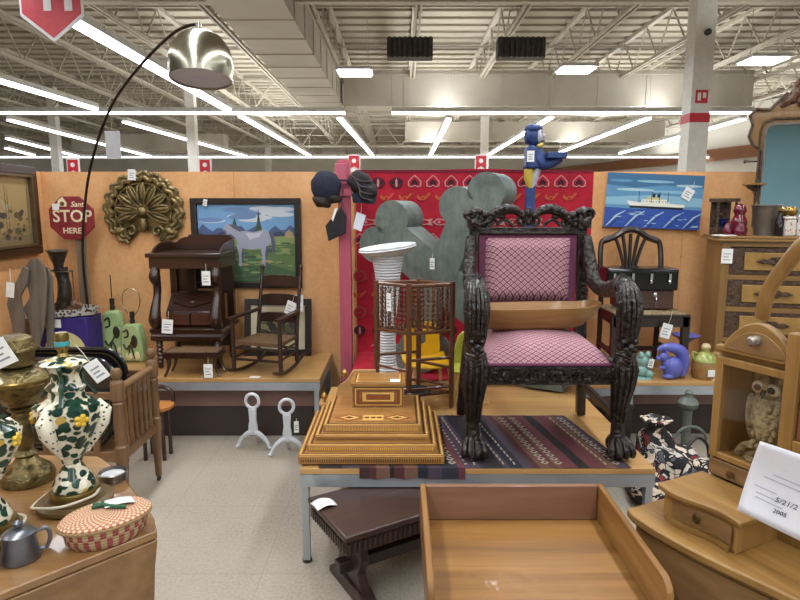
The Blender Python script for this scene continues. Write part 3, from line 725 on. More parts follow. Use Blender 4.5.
b = MB(); b.tube([(-.01 + .07 * math.cos(a), .07 * math.sin(a), .445) for a in [2 * PI * i / 20 for i in range(20)]], .006, 6, True); b.build('silver_rim', M_PEW, t)
MB().prism(rrect(.2, .1, .04), .295, .3, 'xy').build('silver_plate', M_PEW, t)
for s in (-.085, .085): MB().tube([(s, 0, .03), (s, 0, .295)], .005, 6).build('upright', M_PEW, t)

# grey wooden cut-outs leaning by the side partition
M_GREYW = wood('grey_board', '#4f463c', '#675c50', '#776b5d', 'z', 14, .75, .1)
for lab, px, ybase, Y, pts in (
    ('tall grey wooden paddle with round top leaning by the side partition', 21, 0, 4.03, [(-.02, 0), (.02, 0), (.025, .22), (.06, .34), (.075, .5), (.085, .66), (.07, .76), (.03, .81), (-.02, .8), (-.06, .74), (-.07, .68), (-.04, .6), (-.03, .54), (-.06, .49), (-.08, .46), (-.05, .4), (-.02, .22)]),
    ('short grey wooden paddle nearest the horn trophy', 37, 0, 4.1, [(-.02, 0), (.015, 0), (.018, .3), (.025, .42), (.02, .66), (-.005, .74), (-.035, .74), (-.05, .68), (-.04, .5), (-.03, .3)]),
    ('grey wooden paddle with curved edge at the left edge of the photo', 3, 0, 3.98, [(-.02, 0), (.03, 0), (.04, .3), (.04, .42), (.02, .55), (.07, .64), (.08, .74), (.05, .76), (.0, .66), (-.05, .6), (-.07, .5), (-.04, .36)])):
    x = (px - 400) / FPX * Y * .99
    o = MB().prism(pts, 0, .022).build('wooden_paddle', M_GREYW, bevel=.003, loc=(max(x, XL + .13), Y, BZ)); tag(o, lab, 'paddle', 'grey wooden paddles')
    o.rotation_euler = (R(-6), 0, 0)
o = MB().bx(-.06, .06, 0, .02, 0, .36).build('brown_board', M_DRIFT, loc=(-2.655, 4.2, BZ)); tag(o, 'narrow brown board beside the purple crate', 'board')
p = at(10, 290, 3.93)
o = MB().bx(-.027, .027, 0, .003, -.05, .05).build('hanging_tag', W_TAG, loc=p); 
b = MB(); b.tube([(0, 0, .05), (-.02, .02, .14)], .0015, 4); b.build('string', W_STR, o); o.rotation_euler = (0, .15, 0)
tag(o, 'white price tag hanging on a grey wooden paddle', 'tag')
# ================================================================== centre
# pink post with hats
M_PINK = wood('pink_post_paint', '#a8475a', '#b5566a', '#be6677', 'z', 14, .6, .15, 0)
PXc = at(346, 300, 4.42).x
t = thing('pink_post', 'pink painted square post with short crossbar beside the red rug', 'post', (PXc, 4.42, 0))
MB().bx(-.043, .043, -.043, .043, 0, at(346, 160, 4.42).z).build('shaft', M_PINK, t, bevel=.004)
zc = at(346, 192, 4.42).z
MB().bx(-.085, .06, -.075, -.043, zc - .03, zc + .02).build('crossbar', M_PINK, t, bevel=.003)
MB().bx(-.062, .03, -.06, -.0431, zc + .05, zc + .2).build('upper_block', M_PINK, t, bevel=.003)
b = MB().tube([(-.08, -.09, zc + .08), (.08, -.09, zc + .08)], .006, 6).build('hat_rod', M_BLACK, t)
M_NAVY = plain('navy_felt', '#171a2b', '#20243a', .85, scale=40, bump=.2); M_BLK = plain('black_felt', '#141316', '#1e1c20', .8, scale=30, bump=.3)
M_SHEEN = plain('black_leather', '#141214', '#1e1b1d', .35, scale=20, bump=.3)
hatP = at(326, 190, 4.33)
t = thing('bowl_cap', 'navy round cap hanging left of the pink post', 'hat', hatP)
def crumple(m, c, r_, sd, amp=.07):
    rr = random.Random(sd); ph = [rr.uniform(0, 6) for _ in range(4)]; base = len(m.bm.verts); m.ell(c, r_, 24, 16); m.bm.verts.ensure_lookup_table()
    for v_ in list(m.bm.verts)[base:]:
        d_ = v_.co - V(c); v_.co = V(c) + d_ * (1 + amp * math.sin(d_.x * 55 + ph[0]) * math.sin(d_.z * 48 + ph[1]) + amp * .8 * math.sin(d_.z * 75 + d_.x * 40 + ph[2]))
b = MB(); crumple(b, (0, 0, .025), (.108, .07, .112), 4, .03); b.build('crown', M_NAVY, t)
b = MB(); crumple(b, (-.025, -.0, -.075), (.075, .06, .055), 6, .1); crumple(b, (.05, -.0, -.06), (.055, .05, .04), 8, .1); b.build('brim', plain('dark_brown_felt', '#2a1e17', '#3a2c20', .8), t)
hatQ = at(363, 190, 4.33)
t = thing('soft_cap', 'black and navy crumpled cap hanging right of the pink post', 'hat', hatQ)
b = MB(); crumple(b, (-.02, 0, .05), (.09, .07, .085), 15, .08); crumple(b, (.03, -.01, -.01), (.075, .065, .08), 17, .08); b.build('crown', M_BLK, t)
b = MB()
for i in range(4): b.tube(catm([(-.08 + .02 * i, -.06, .1 - .02 * i), (-.01, -.085, .06 - .035 * i), (.07, -.065, .06 - .045 * i)], 5), .004, 5)
b.build('piping', plain('cap_piping', '#5b4a48', '#40394a', .6), t)
MB().prism([(-.08, -.02), (-.07, -.09), (.08, -.1), (.1, -.06), (.0, -.03)], -.04, .0).build('peak', M_NAVY, t)
p = at(336, 223, 4.31)
t = thing('leather_pouch', 'black flat pouch hanging under the navy cap', 'pouch', p)
MB().prism([(-.075, -.02), (.04, .12), (.075, .05), (.07, -.07), (-.055, -.13)], -.012, .012).build('body', M_SHEEN, t, bevel=.004)
MB().prism([(-.03, .03), (-.005, .1), (.015, .11), (-.02, .01)], -.0155, -.013).build('price_tag', W_TAG, t)
MB().tube([(.04, 0, .115), (.05, .01, .2), (.05, .033, .24)], .003, 5).build('strap', M_SHEEN, t)
p = at(359, 221, 4.34); o = MB().prism([(-.045, -.05), (.015, -.075), (.05, .04), (-.015, .065)], -.001, .001).build('hanging_tag', plain('tag_blue_white', '#d5dbe6', None, .7), loc=p); tag(o, 'pale paper tag hanging under the crumpled cap by the pink post', 'tag')
MB().tube([(.015, 0, .055), (.02, 0, .14)], .0015, 4).build('string', W_STR, o)

# red rug on the wall, its end lying on the platform
RUGC = ['#a5122a', '#5a1220', '#8a4a42', '#37141f', '#b4552f', '#b98a88', '#b9303c', '#b98432', '#6d1626']
b = MB(); xa, xb = at(357, 300, YB).x, at(592, 200, YB).x; zt = at(470, 170, YB).z - .0
yw = YB - .012
def rug_surf(u, v):
    x = xa + (xb - xa) * u
    if v < .8: z = zt - (zt - BZ - .012) * v / .8; return (x, yw - .004 * math.sin(u * 40) * (v), z - .008 * math.sin(u * 9) * (1 - v))
    s = (v - .8) / .2; return (x, yw - .02 - s * (.93 - .42 * u), BZ + .006 + .003 * math.sin(u * 25))
b.surf(rug_surf, 48, 30)
r = random.Random(8); ye = yw - .006
def motif(cx, cz, kind, s):
    e = r.uniform(0, 5e-4)
    def F(mi, pts, d=0): b.mi = mi; b.flat([(cx + x * s, cz + z * s) for x, z in pts], ye - e - d * 1e-3)
    if kind == 'heart':
        F(5, [(0, 1.1), (.45, .75), (.95, .2), (.9, -.45), (.4, -.6), (0, -.4), (-.4, -.6), (-.9, -.45), (-.95, .2), (-.45, .75)], 1)
        F(0, [(0, .95), (.4, .65), (.8, .15), (.75, -.35), (.4, -.45), (0, -.25), (-.4, -.45), (-.75, -.35), (-.8, .15), (-.4, .65)], 2)
        F(3, [(0, .6), (.5, .1), (.4, -.35), (0, -.15), (-.4, -.35), (-.5, .1)], 3)
    elif kind == 'spade':
        F(3, circ(.95, 14, 0, 0, 1, .8), 1); F(8, circ(.75, 14, 0, 0, 1, .8), 2); F(5, [(0, .7), (.2, .1), (.08, -.6), (-.08, -.6), (-.2, .1)], 3); F(3, circ(.3, 8, -.4, .05), 3); F(3, circ(.3, 8, .4, .05), 3)
    elif kind == 'bird':
        F(4, [(-1.1, -.1), (-.7, -.5), (.1, -.5), (.6, -.1), (1.1, .6), (.7, .55), (.3, .1), (-.2, .15), (-.5, -.1), (-.9, .4)], 1); F(0, circ(.2, 7, -.1, -.2), 2)
    elif kind == 'flower':
        for i in range(8): F(7, circ(.34, 6, .7 * math.cos(i * PI / 4), .7 * math.sin(i * PI / 4)), 1)
        F(4, circ(.45, 8), 2)
    elif kind == 'fish':
        F(5, [(-1.4, 0), (-.6, .5), (.5, .35), (1.3, .5), (1.0, 0), (1.3, -.5), (.5, -.35), (-.6, -.5)], 1); F(0, [(-1.1, 0), (-.5, .35), (.5, .2), (.8, 0), (.5, -.2), (-.5, -.35)], 2); F(5, circ(.2, 6, -.4, 0), 3)
    elif kind == 'ring':
        F(2, circ(1, 14), 1); F(0, circ(.8, 14), 2); F(8, [(0, .7), (.25, 0), (0, -.7), (-.25, 0)], 3); F(2, circ(.2, 6), 3.5)
for row, (py, kind, s) in enumerate(((183, 'heart', .055), (197, 'bird', .05), (210, 'flower', .035), (222, 'fish', .055), (240, 'heart', .05), (258, 'ring', .05), (276, 'ring', .05), (294, 'bird', .05), (312, 'ring', .05), (330, 'spade', .05), (346, 'fish', .05))):
    n = 13
    for i in range(n):
        px = 360 + i * 18.2 + (9 if row in (1, 3) else 0)
        if px > 586: continue
        p = at(px, py, YB); kd = kind
        if row == 0 and i in (1, 2, 8): kd = 'spade'
        if row == 2 and i % 4 < 2: continue
        if r.random() < .08: continue
        motif(p.x, p.z, kd, s)
b.mi = 8; b.flat([(xa, zt), (xb, zt), (xb, zt - .02), (xa, zt - .02)], ye + .002)
M_RUGS = [plain('rug_wool_%d' % i, c, None, .9, scale=60, bump=.3) for i, c in enumerate(RUGC)]
M_RUGS[0] = plain('rug_red_wool', '#9c0f27', '#b3162f', .9, scale=9, bump=.3, bscale=140)
tag(b.build('red_rug', M_RUGS), 'red embroidered rug with rows of small motifs covering the wall behind the throne', 'rug')

# grey galvanised crossed bones
M_GALV = None
def galv():
    k = NT('galvanised_grey'); k.b.inputs['Roughness'].default_value = .55; k.b.inputs['Metallic'].default_value = .25
    co = k.coord(); n1 = k.noise(co, 5, 6, .65, .5); n2 = k.noise(k.coord((1, 1, .3)), 30, 4)
    s = k.math('ADD', k.math('MULTIPLY', n1, .7), k.math('MULTIPLY', n2, .3))
    k.ln(k.ramp(s, [(.33, '#4c5754'), (.5, '#67736e'), (.68, '#808981')]), k.b.inputs['Base Color']); k.bump(n1, .08); return k.m
M_GALV = galv()
phi = R(28); cY = 4.0; cc = at(436, 284, cY); ca, sa = math.cos(phi), math.sin(phi)
def on_plane(px, py):
    d = _ray(px, py); n = V((sa, ca, 0)); o_ = V((0, 0, EYE)); tt = (cc - o_).dot(n) / d.dot(n); q = o_ + d * tt - cc
    return (q.x * ca - q.y * sa, q.z)
def bone(e0, e1, w, lr):
    """outline of one bone: two lobes at each end, straight shaft"""
    e0, e1 = V(e0), V(e1); d = (e1 - e0).normalized(); n = V((-d.y, d.x)); out = []
    for e, sg in ((e1, 1), (e0, -1)):
        for s in (-1, 1):
            c = e + n * (s * lr * .82 * sg); base = math.atan2(d.y * sg, d.x * sg)
            a0, a1 = (-145, 38) if s < 0 else (-38, 145)
            for i in range(11): a = base + R(a0 + (a1 - a0) * i / 10); out.append((c.x + lr * math.cos(a), c.y + lr * math.sin(a)))
    # the shaft joins the lobes by straight sides
    return out
e1, e2 = on_plane(383, 232), on_plane(553, 378)
f1, f2 = on_plane(471, 199), on_plane(407, 360)
t = thing('metal_bones', 'large grey galvanised metal crossed bones standing before the red rug', 'sculpture', cc, -phi)
zmin = BZ + .014 - cc.z
def shaft(e0, e1, w):
    e0, e1 = V(e0), V(e1); d = (e1 - e0).normalized(); n = V((-d.y, d.x)) * w / 2
    return [tuple(e0 - n), tuple(e1 - n), tuple(e1 + n), tuple(e0 + n)]
def fix(o_): return [(x, max(z, zmin)) for x, z in o_]
def bone_mesh(a, b_, w, lr, d0, d1, tilt=0):
    m = MB(); a, b_ = V(a), V(b_); d = (b_ - a).normalized(); n = V((-d.y, d.x))
    m.prism(fix(shaft(a, b_, w)), d0, d1)
    for e in (a, b_):
        for s in (-1, 1):
            n2 = MX.Rotation(R(tilt), 2) @ n if e is b_ or e is a else n; c = e + n2 * (s * lr * .86); m.prism(fix(circ(lr, 24, c.x, c.y)), d0 + .0015, d1 - .0015)
    return m
bone_mesh(e1, e2, .27, .128, 0, .246).build('lower_bone', M_GALV, t)
bone_mesh(f1, f2, .205, .125, -.004, .25, 46).build('upright_bone', M_GALV, t)
q = on_plane(474, 266); 
p_ = on_plane(433, 258); price_tag(t, (p_[0], -.012, p_[1]), .035, .075, 0, 0, .03)

# white wicker plant stand
def wicker():
    k = NT('white_wicker'); k.b.inputs['Roughness'].default_value = .7
    co = k.coord((1, 1, 1)); w1 = k.add('ShaderNodeTexWave', bands_direction='Z'); w1.inputs['Scale'].default_value = 18; w1.inputs['Distortion'].default_value = 2
    k.ln(co, w1.inputs[0]); k.ln(k.ramp(w1.outputs['Fac'], [(.2, '#b9bdc4'), (.6, '#e2e4e8')]), k.b.inputs['Base Color']); k.bump(w1.outputs['Fac'], .6, .01); return k.m
M_WICK = wicker()
pb = at(393, 300, 3.60); t = thing('wicker_plant_stand', 'tall white wicker plant stand with a flared rim behind the spindle stand', 'plant stand', (-.075, 3.66, BZ))
zt = at(390, 250, 3.66).z - BZ
MB().lathe([(.001, 0), (.1, 0), (.105, .03), (.075, .09), (.05, .2), (.048, .42), (.06, .55), (.08, .75), (.1, zt - .02), (.001, zt - .02)], seg=24).build('column', M_WICK, t)
o = MB().lathe([(.1, -.03), (.15, -.012), (.178, .01), (.174, .024), (.14, .012), (.001, -.012)], seg=32).build('rim', M_WICK, t); o.location = (-.0, 0, zt); o.rotation_euler = (R(2), R(-7), 0)

# bobbin spindle corner stand
M_SPIN = wood('spindle_walnut', '#452819', '#5d3823', '#734a30', 'z', 16, .4, .05, .2)
F_, R_, L_ = V((.05, 3.26, 0)), V((.295, 3.34, 0)), V((-.135, 3.40, 0)); B_ = L_ + R_ - F_
t = thing('spindle_stand', 'dark wooden square plant stand with bobbin spindle gallery and low shelf', 'plant stand', (F_.x, F_.y, BZ)); o_ = V((F_.x, F_.y, 0))
hT = .735
P4 = [x - o_ for x in (F_, R_, B_, L_)]
for q in P4:
    MB().tube([q + V((0, 0, z)) for z in (0, .02, .1, .3, .5, .6, hT)], [.012, .015, .014, .016, .015, .017, .015], 8).build('post', M_SPIN, t)
for i, (a, c_) in enumerate(((0, 1), (1, 2), (2, 3), (3, 0))):
    a, c_ = P4[a], P4[c_]
    for z in (hT - .015, hT - .28): MB().tube([a + V((0, 0, z)), c_ + V((0, 0, z))], .011, 6).build('rail', M_SPIN, t)
    MB().tube([a + V((0, 0, .3 - .06 * (i % 2))), c_ + V((0, 0, .3 - .06 * (i % 2)))], .009, 6).build('stretcher', M_SPIN, t)
    MB().tube([a + V((0, 0, .13)), c_ + V((0, 0, .13))], .009, 6).build('stretcher', M_SPIN, t)
    n = 7
    for k in range(1, n):
        q = a + (c_ - a) * k / n; pr = []; z = hT - .27
        while z < hT - .03:
            pr += [(.004, z), (.0095, z + .012), (.004, z + .024)]; z += .027
        MB().lathe(pr, q, 7).build('spindle', M_SPIN, t)
MB().prism([(p.x, p.y) for p in P4], .085, .1, 'xy').build('shelf', M_SPIN, t, bevel=.003)
o2 = tag(MB().lathe([(.001, 0), (.085, 0), (.092, .008), (.088, .012), (.08, .006), (.001, .005)], seg=24).build('dark_plate', plain('dark_glazed', '#22262a', '#2c3034', .25), loc=(.085, 3.325, BZ + .1045)), 'round dark plate lying on the low shelf of the spindle stand', 'plate')
m_ = (P4[3] + P4[0]) / 2; price_tag(t, (m_.x - .02, m_.y - .03, hT - .06), .03, .1, -.5, 0, .04)

# small yellow chair and the pale green bag beside it
M_YCH = plain('yellow_plastic', '#e8b31c', '#dfa816', .35)
t = thing('child_chair', 'small yellow moulded child chair with wooden legs behind the spindle stand', 'chair', (.205, 3.60, BZ), R(14))
b = MB(); b.surf(lambda u, v: ((u - .5) * .29, v * .25, .165 + .02 * (2 * u - 1) ** 2 - .015 * math.sin(PI * v) + (.0 if v < .9 else .02)), 10, 10); b.build('seat', M_YCH, t, solid=.014)
b = MB(); out = rrect(.24, .24, .06, 5, 0, .12); hole = rrect(.055, .09, .025, 5, 0, .14)
n = len(out); A = []
for y in (0, .016):
    O = [b.v((x, y, z)) for x, z in out]; I = [b.v((x, y, z)) for x, z in hole]; A.append((O, I))
    for i in range(n): b._f([O[i], O[(i + 1) % n], I[(i + 1) % n], I[i]])
for k in (0, 1):
    for i in range(n): b._f([A[0][k][i], A[0][k][(i + 1) % n], A[1][k][(i + 1) % n], A[1][k][i]])
o = b.build('backrest', M_YCH, t); o.location = (0, .235, .17); o.rotation_euler = (R(-8), 0, 0)
for x, y in ((-.11, .03), (.11, .03), (-.11, .22), (.11, .22)):
    MB().tube([(x, y, .17), (x * 1.15, y + (.02 if y > .1 else -.02), .0)], .011, 8).build('leg', M_PEDG, t)
M_LIME = plain('lime_fabric', '#c3c94f', '#b5bb42', .6)
t = thing('child_chair', 'lime green moulded child chair half hidden by the throne leg', 'chair', (.385, 3.58, BZ))
MB().prism([(-.075, .2), (.1, .2), (.08, .38), (.0, .4), (-.03, .37)], 0, .03).build('backrest', M_LIME, t, bevel=.006)
MB().bx(-.07, .12, -.2, -.001, .19, .205).build('seat', M_LIME, t, bevel=.005)
for x, y in ((-.05, -.18), (.1, -.18), (-.05, .0), (.1, .0)): MB().tube([(x * .8, y, .189), (x * 1.3, y, 0)], .011, 8).build('leg', M_PEDG, t)

# stepped marquetry box
M_MQ = wood('marquetry_honey', '#845a2a', '#9c6f38', '#b18247', 'x', 22, .35, .02, .35)
M_MQE = wood('marquetry_edge', '#6b4822', '#855c2e', '#9a703c', 'x', 40, .4, .05, .25)
M_MQD = plain('inlay_dark', '#47270f', '#55311a', .4); M_MQL = plain('inlay_light', '#d9ac62', '#cf9f52', .4); M_MQR = plain('inlay_red', '#7d4420', '#8a4e28', .4)
KZ = BZ + .0095
t = thing('stepped_box', 'marquetry jewellery box on a four step pyramid base at the platform corner', 'box', (-.4565, 2.545, KZ))
W_, D_ = .655, .6; ins = .033; insy = .042; z = 0
for i, h in enumerate((.042, .03, .03, .034)):
    x0, x1, y0, y1 = ins * i, W_ - ins * i, insy * i, D_ - .006 * i
    b = MB(); b.bx(x0, x1, y0, y1, z, z + h)
    # inlaid teeth along the riser and lines along the tread
    b.mi = 1; n = 60
    if i % 2 == 0:
        for k in range(n):
            xx = x0 + .012 + (x1 - x0 - .024) * k / n; b.bx(xx, xx + (x1 - x0) / n * .45, y0 - .0012, y0, z + .008, z + h * .55)
    else:
        b.mi = 2
        for k in range(n):
            xx = x0 + .012 + (x1 - x0 - .024) * k / n; b.bx(xx, xx + (x1 - x0) / n * .5, y0 - .0012, y0, z + .006, z + h * .7)
    b.mi = 2; b.bx(x0 + .004, x1 - .004, y0 - .001, y0, z + h * .82, z + h * .92)
    zt_ = z + h
    for mi, o1, o2_ in ((2, .006, .011), (1, .016, .024)):
        b.mi = mi
        for q in ((x0 + o1, x1 - o1, y0 + o1, y0 + o2_), (x0 + o1, x0 + o2_, y0 + o1, y1 - o1), (x1 - o2_, x1 - o1, y0 + o1, y1 - o1)): b.bx(*q, zt_, zt_ + .0008 + .0003 * mi)
    if i == 3:
        cx = (x0 + x1) / 2; yc_ = y0 + .1; zz = zt_ + .0009
        b.mi = 1
        b.prism([(x0 + .05, y0 + .045), (x1 - .05, y0 + .045), (x1 - .05, y0 + .048), (x0 + .05, y0 + .048)], zt_, zz, 'xy')
        for sx in (-1, 1):
            c = cx + sx * .115
            b.mi = 3; b.prism([(c - .075, yc_), (c, yc_ + .045), (c + .075, yc_), (c, yc_ - .045)], zt_, zz, 'xy')
            b.mi = 2; b.prism([(c - .05, yc_), (c, yc_ + .03), (c + .05, yc_), (c, yc_ - .03)], zz, zz + .0004, 'xy')
            b.mi = 1; b.prism([(c - .025, yc_), (c, yc_ + .016), (c + .025, yc_), (c, yc_ - .016)], zz + .0004, zz + .0008, 'xy')
        b.mi = 2; b.prism(rrect(.1, .07, .01, 3, cx, yc_), zt_, zz, 'xy'); b.mi = 1
        for k in range(3): b.prism(circ(.014, 6, cx - .03 + .03 * k, yc_), zz, zz + .0004, 'xy')
        b.mi = 3
        for k in range(3): b.prism(circ(.007, 6, cx - .03 + .03 * k, yc_), zz + .0004, zz + .0008, 'xy')
    b.build('step', [M_MQ, M_MQD, M_MQL, M_MQR], t, bevel=.0006); z += h
bx0, bx1, by0, by1 = .2165, .4765, .375, .565
b = MB(); b.bx(bx0, bx1, by0, by1, z, z + .112)
cx, cz = (bx0 + bx1) / 2, z + .056
for mi, hw, hh, dd in ((1, .122, .049, .0008), (2, .118, .045, .0012), (3, .112, .04, .0016), (1, .1, .034, .002), (0, .096, .031, .0024), (1, .085, .027, .0028), (2, .081, .024, .0032), (1, .06, .014, .0036), (3, .056, .011, .004)):
    b.mi = mi; b.bx(cx - hw, cx + hw, by0 - dd, by0, cz - hh, cz + hh)
b.mi = 1
for q in ((.03, .1),):
    b.bx(bx1, bx1 + .001, by0 + .02, by1 - .02, z + .02, z + .09)
b.build('casket', [M_MQE, M_MQD, M_MQL, M_MQR], t, bevel=.001)
b = MB(); b.bx(bx0 - .008, bx1 + .008, by0 - .008, by1 + .008, z + .1125, z + .128)
b.mi = 1; b.bx(bx0 + .01, bx1 - .01, by0 + .01, by1 - .01, z + .128, z + .1285); b.mi = 2; b.bx(bx0 + .016, bx1 - .016, by0 + .016, by1 - .016, z + .1285, z + .129); b.mi = 0; b.bx(bx0 + .024, bx1 - .024, by0 + .022, by1 - .022, z + .129, z + .1295)
b.build('lid', [M_MQ, M_MQD, M_MQL], t, bevel=.001)
MB().bx(bx1 - .07, bx1 - .02, by0 + .01, by0 + .06, z + .13, z + .1315).build('paper_label', W_TAG, t)

# small bracket shelf with gilt knobs behind the box
M_BRK = wood('bracket_oak', '#a17a4a', '#b58c58', '#c49b66', 'x', 18, .5)
t = thing('bracket_shelf', 'small light oak bracket shelf with gilt knobs behind the marquetry box', 'shelf', (-.44, 3.26, BZ))
MB().prism([(0, 0), (0, .05), (.06, .055), (.08, .12), (.13, .16), (.17, .22), (.3, .22), (.3, 0)], .1, .118).build('back', M_BRK, t, bevel=.003)
MB().bx(-.02, .3, 0, .099, .035, .052).build('shelf', M_BRK, t, bevel=.003); MB().bx(.28, .3, 0, .099, 0, .0345).build('side', M_BRK, t)
MB().bx(.0, .02, 0, .099, 0, .0345).build('side', M_BRK, t)
M_GOLD = plain('gilt_metal', '#b8924e', '#a6803e', .3, .8)
for q in ((.01, .03, .075), (.19, .03, .075), (.12, .109, .19)):
    MB().lathe([(.001, -.022), (.008, -.022), (.006, -.012), (.016, -.004), (.02, .01), (.014, .024), (.005, .03), (.001, .036)], q, 10).build('knob', M_GOLD, t)

# kilim on the platform
KC = ['#241c20', '#4a2626', '#1b1f2b', '#3a2320', '#55302c', '#2b2a35', '#6a4a3c', '#1d1719', '#433642', '#5d2f33']
b = MB(); r = random.Random(12); X0, X1, Y0, Y1 = -.36, 1.03, 2.519, 3.2
def kz(x, y): return BZ + .004 + .0012 * math.sin(x * 31) * math.sin(y * 23)
xs = [X0]; 
while xs[-1] < X1: xs.append(min(X1, xs[-1] + r.choice((.02, .03, .045, .06, .075))))
def sh(y): return (y - Y0) * -.22 + .1          # stripes run slightly askew
for i, (a, c_) in enumerate(zip(xs, xs[1:])):
    b.mi = r.randrange(10)
    g = [[b.v((x + (sh(y) - .1) * .8, y, kz(x, y))) for x in (a, c_)] for y in [Y0 + (Y1 - Y0) * k / 8 for k in range(9)]]
    for p0, p1 in zip(g, g[1:]): b._f([p0[0], p0[1], p1[1], p1[0]])
    if c_ < .31 and a > -.25:                      # hanging edge, under the box corner
        b.poly([(a, Y0, kz(a, Y0)), (a, Y0 - .006, BZ - .045 - .004 * math.sin(a * 50)), (c_, Y0 - .006, BZ - .045 - .004 * math.sin(c_ * 50)), (c_, Y0, kz(c_, Y0))])
b.mi = 10
for xm, st in ((.24, 'dia'), (.34, 'line'), (.47, 'line'), (.52, 'line'), (.66, 'dia'), (.72, 'dia'), (.93, 'line'), (.98, 'dia'), (.3, 'dots')):
    n = 15
    for k in range(n):
        y = Y0 + .03 + (Y1 - Y0 - .06) * k / n; x = xm + (sh(y) - .1) * .8; z = kz(x, y) + .0025
        if st == 'dia': b.mi = 10; b.poly([(x - .02, y + .02, z), (x, y, z), (x + .02, y + .02, z), (x, y + .04, z)]); b.mi = 11; b.poly([(x - .01, y + .02, z + .001), (x, y + .01, z + .001), (x + .01, y + .02, z + .001), (x, y + .03, z + .001)])
        elif st == 'line': b.mi = 10; b.poly([(x - .004, y, z), (x + .004, y, z), (x + .002, y + .03, z), (x - .006, y + .03, z)])
        else: b.mi = 10; b.poly([(x - .006, y, z), (x + .006, y, z), (x + .006, y + .012, z), (x - .006, y + .012, z)])
tag(b.build('kilim_rug', [plain('kilim_wool_%d' % i, c, c, .92, scale=30) for i, c in enumerate(KC)] + [plain('kilim_cream', '#b5a695', '#a39484', .9), plain('kilim_dark', '#231a1c', None, .9)]), 'dark striped kilim rug spread under the throne chair, hanging over the edge', 'rug')
# ================================================================== the throne chair
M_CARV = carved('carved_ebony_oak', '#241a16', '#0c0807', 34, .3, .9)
M_CARVS = plain('dark_oak', '#1e1512', '#2a1e19', .35, scale=18, bump=.15)
def damask(name, shift):
    k = NT(name); k.b.inputs['Roughness'].default_value = .85
    tc = k.add('ShaderNodeTexCoord'); sp = k.add('ShaderNodeSeparateXYZ'); k.ln(tc.outputs['Object'], sp.inputs[0])
    K = 27.0
    a = k.math('MULTIPLY', sp.outputs[0], K); bb = k.math('MULTIPLY', k.math('ADD', sp.outputs[1], sp.outputs[2]), K * 1.15)
    def tri(x): return k.math('ABSOLUTE', k.math('SUBTRACT', k.math('FRACT', x), .5))
    p = tri(k.math('ADD', k.math('ADD', a, bb), 50)); q = tri(k.math('ADD', k.math('SUBTRACT', a, bb), 50))
    m = k.math('MAXIMUM', p, q)
    # little leaf in each diamond
    n = k.noise(tc.outputs['Object'], 160, 2)
    m2 = k.math('ADD', m, k.math('MULTIPLY', k.math('SUBTRACT', n, .5), .10))
    c = k.ramp(m2, [(.06, '#6f3c4d'), (.12, '#c2949c'), (.2, '#c0909a'), (.235, '#85505f'), (.28, '#c99fa6'), (.36, '#cba3a9'), (.4, '#7d4558'), (.5, '#5f2f41')])
    k.ln(c, k.b.inputs['Base Color']); k.bump(m, .25, .004); return k.m
M_DAM = damask('pink_damask', 0)
M_VELV = plain('mauve_velvet', '#5d2c44', '#6b3550', .85, scale=60)
TX, TY, TZ = .673, 2.62, BZ + .009
t = thing('throne_chair', 'large carved black armchair with pink patterned upholstery on the kilim rug', 'armchair', (TX, TY, TZ))
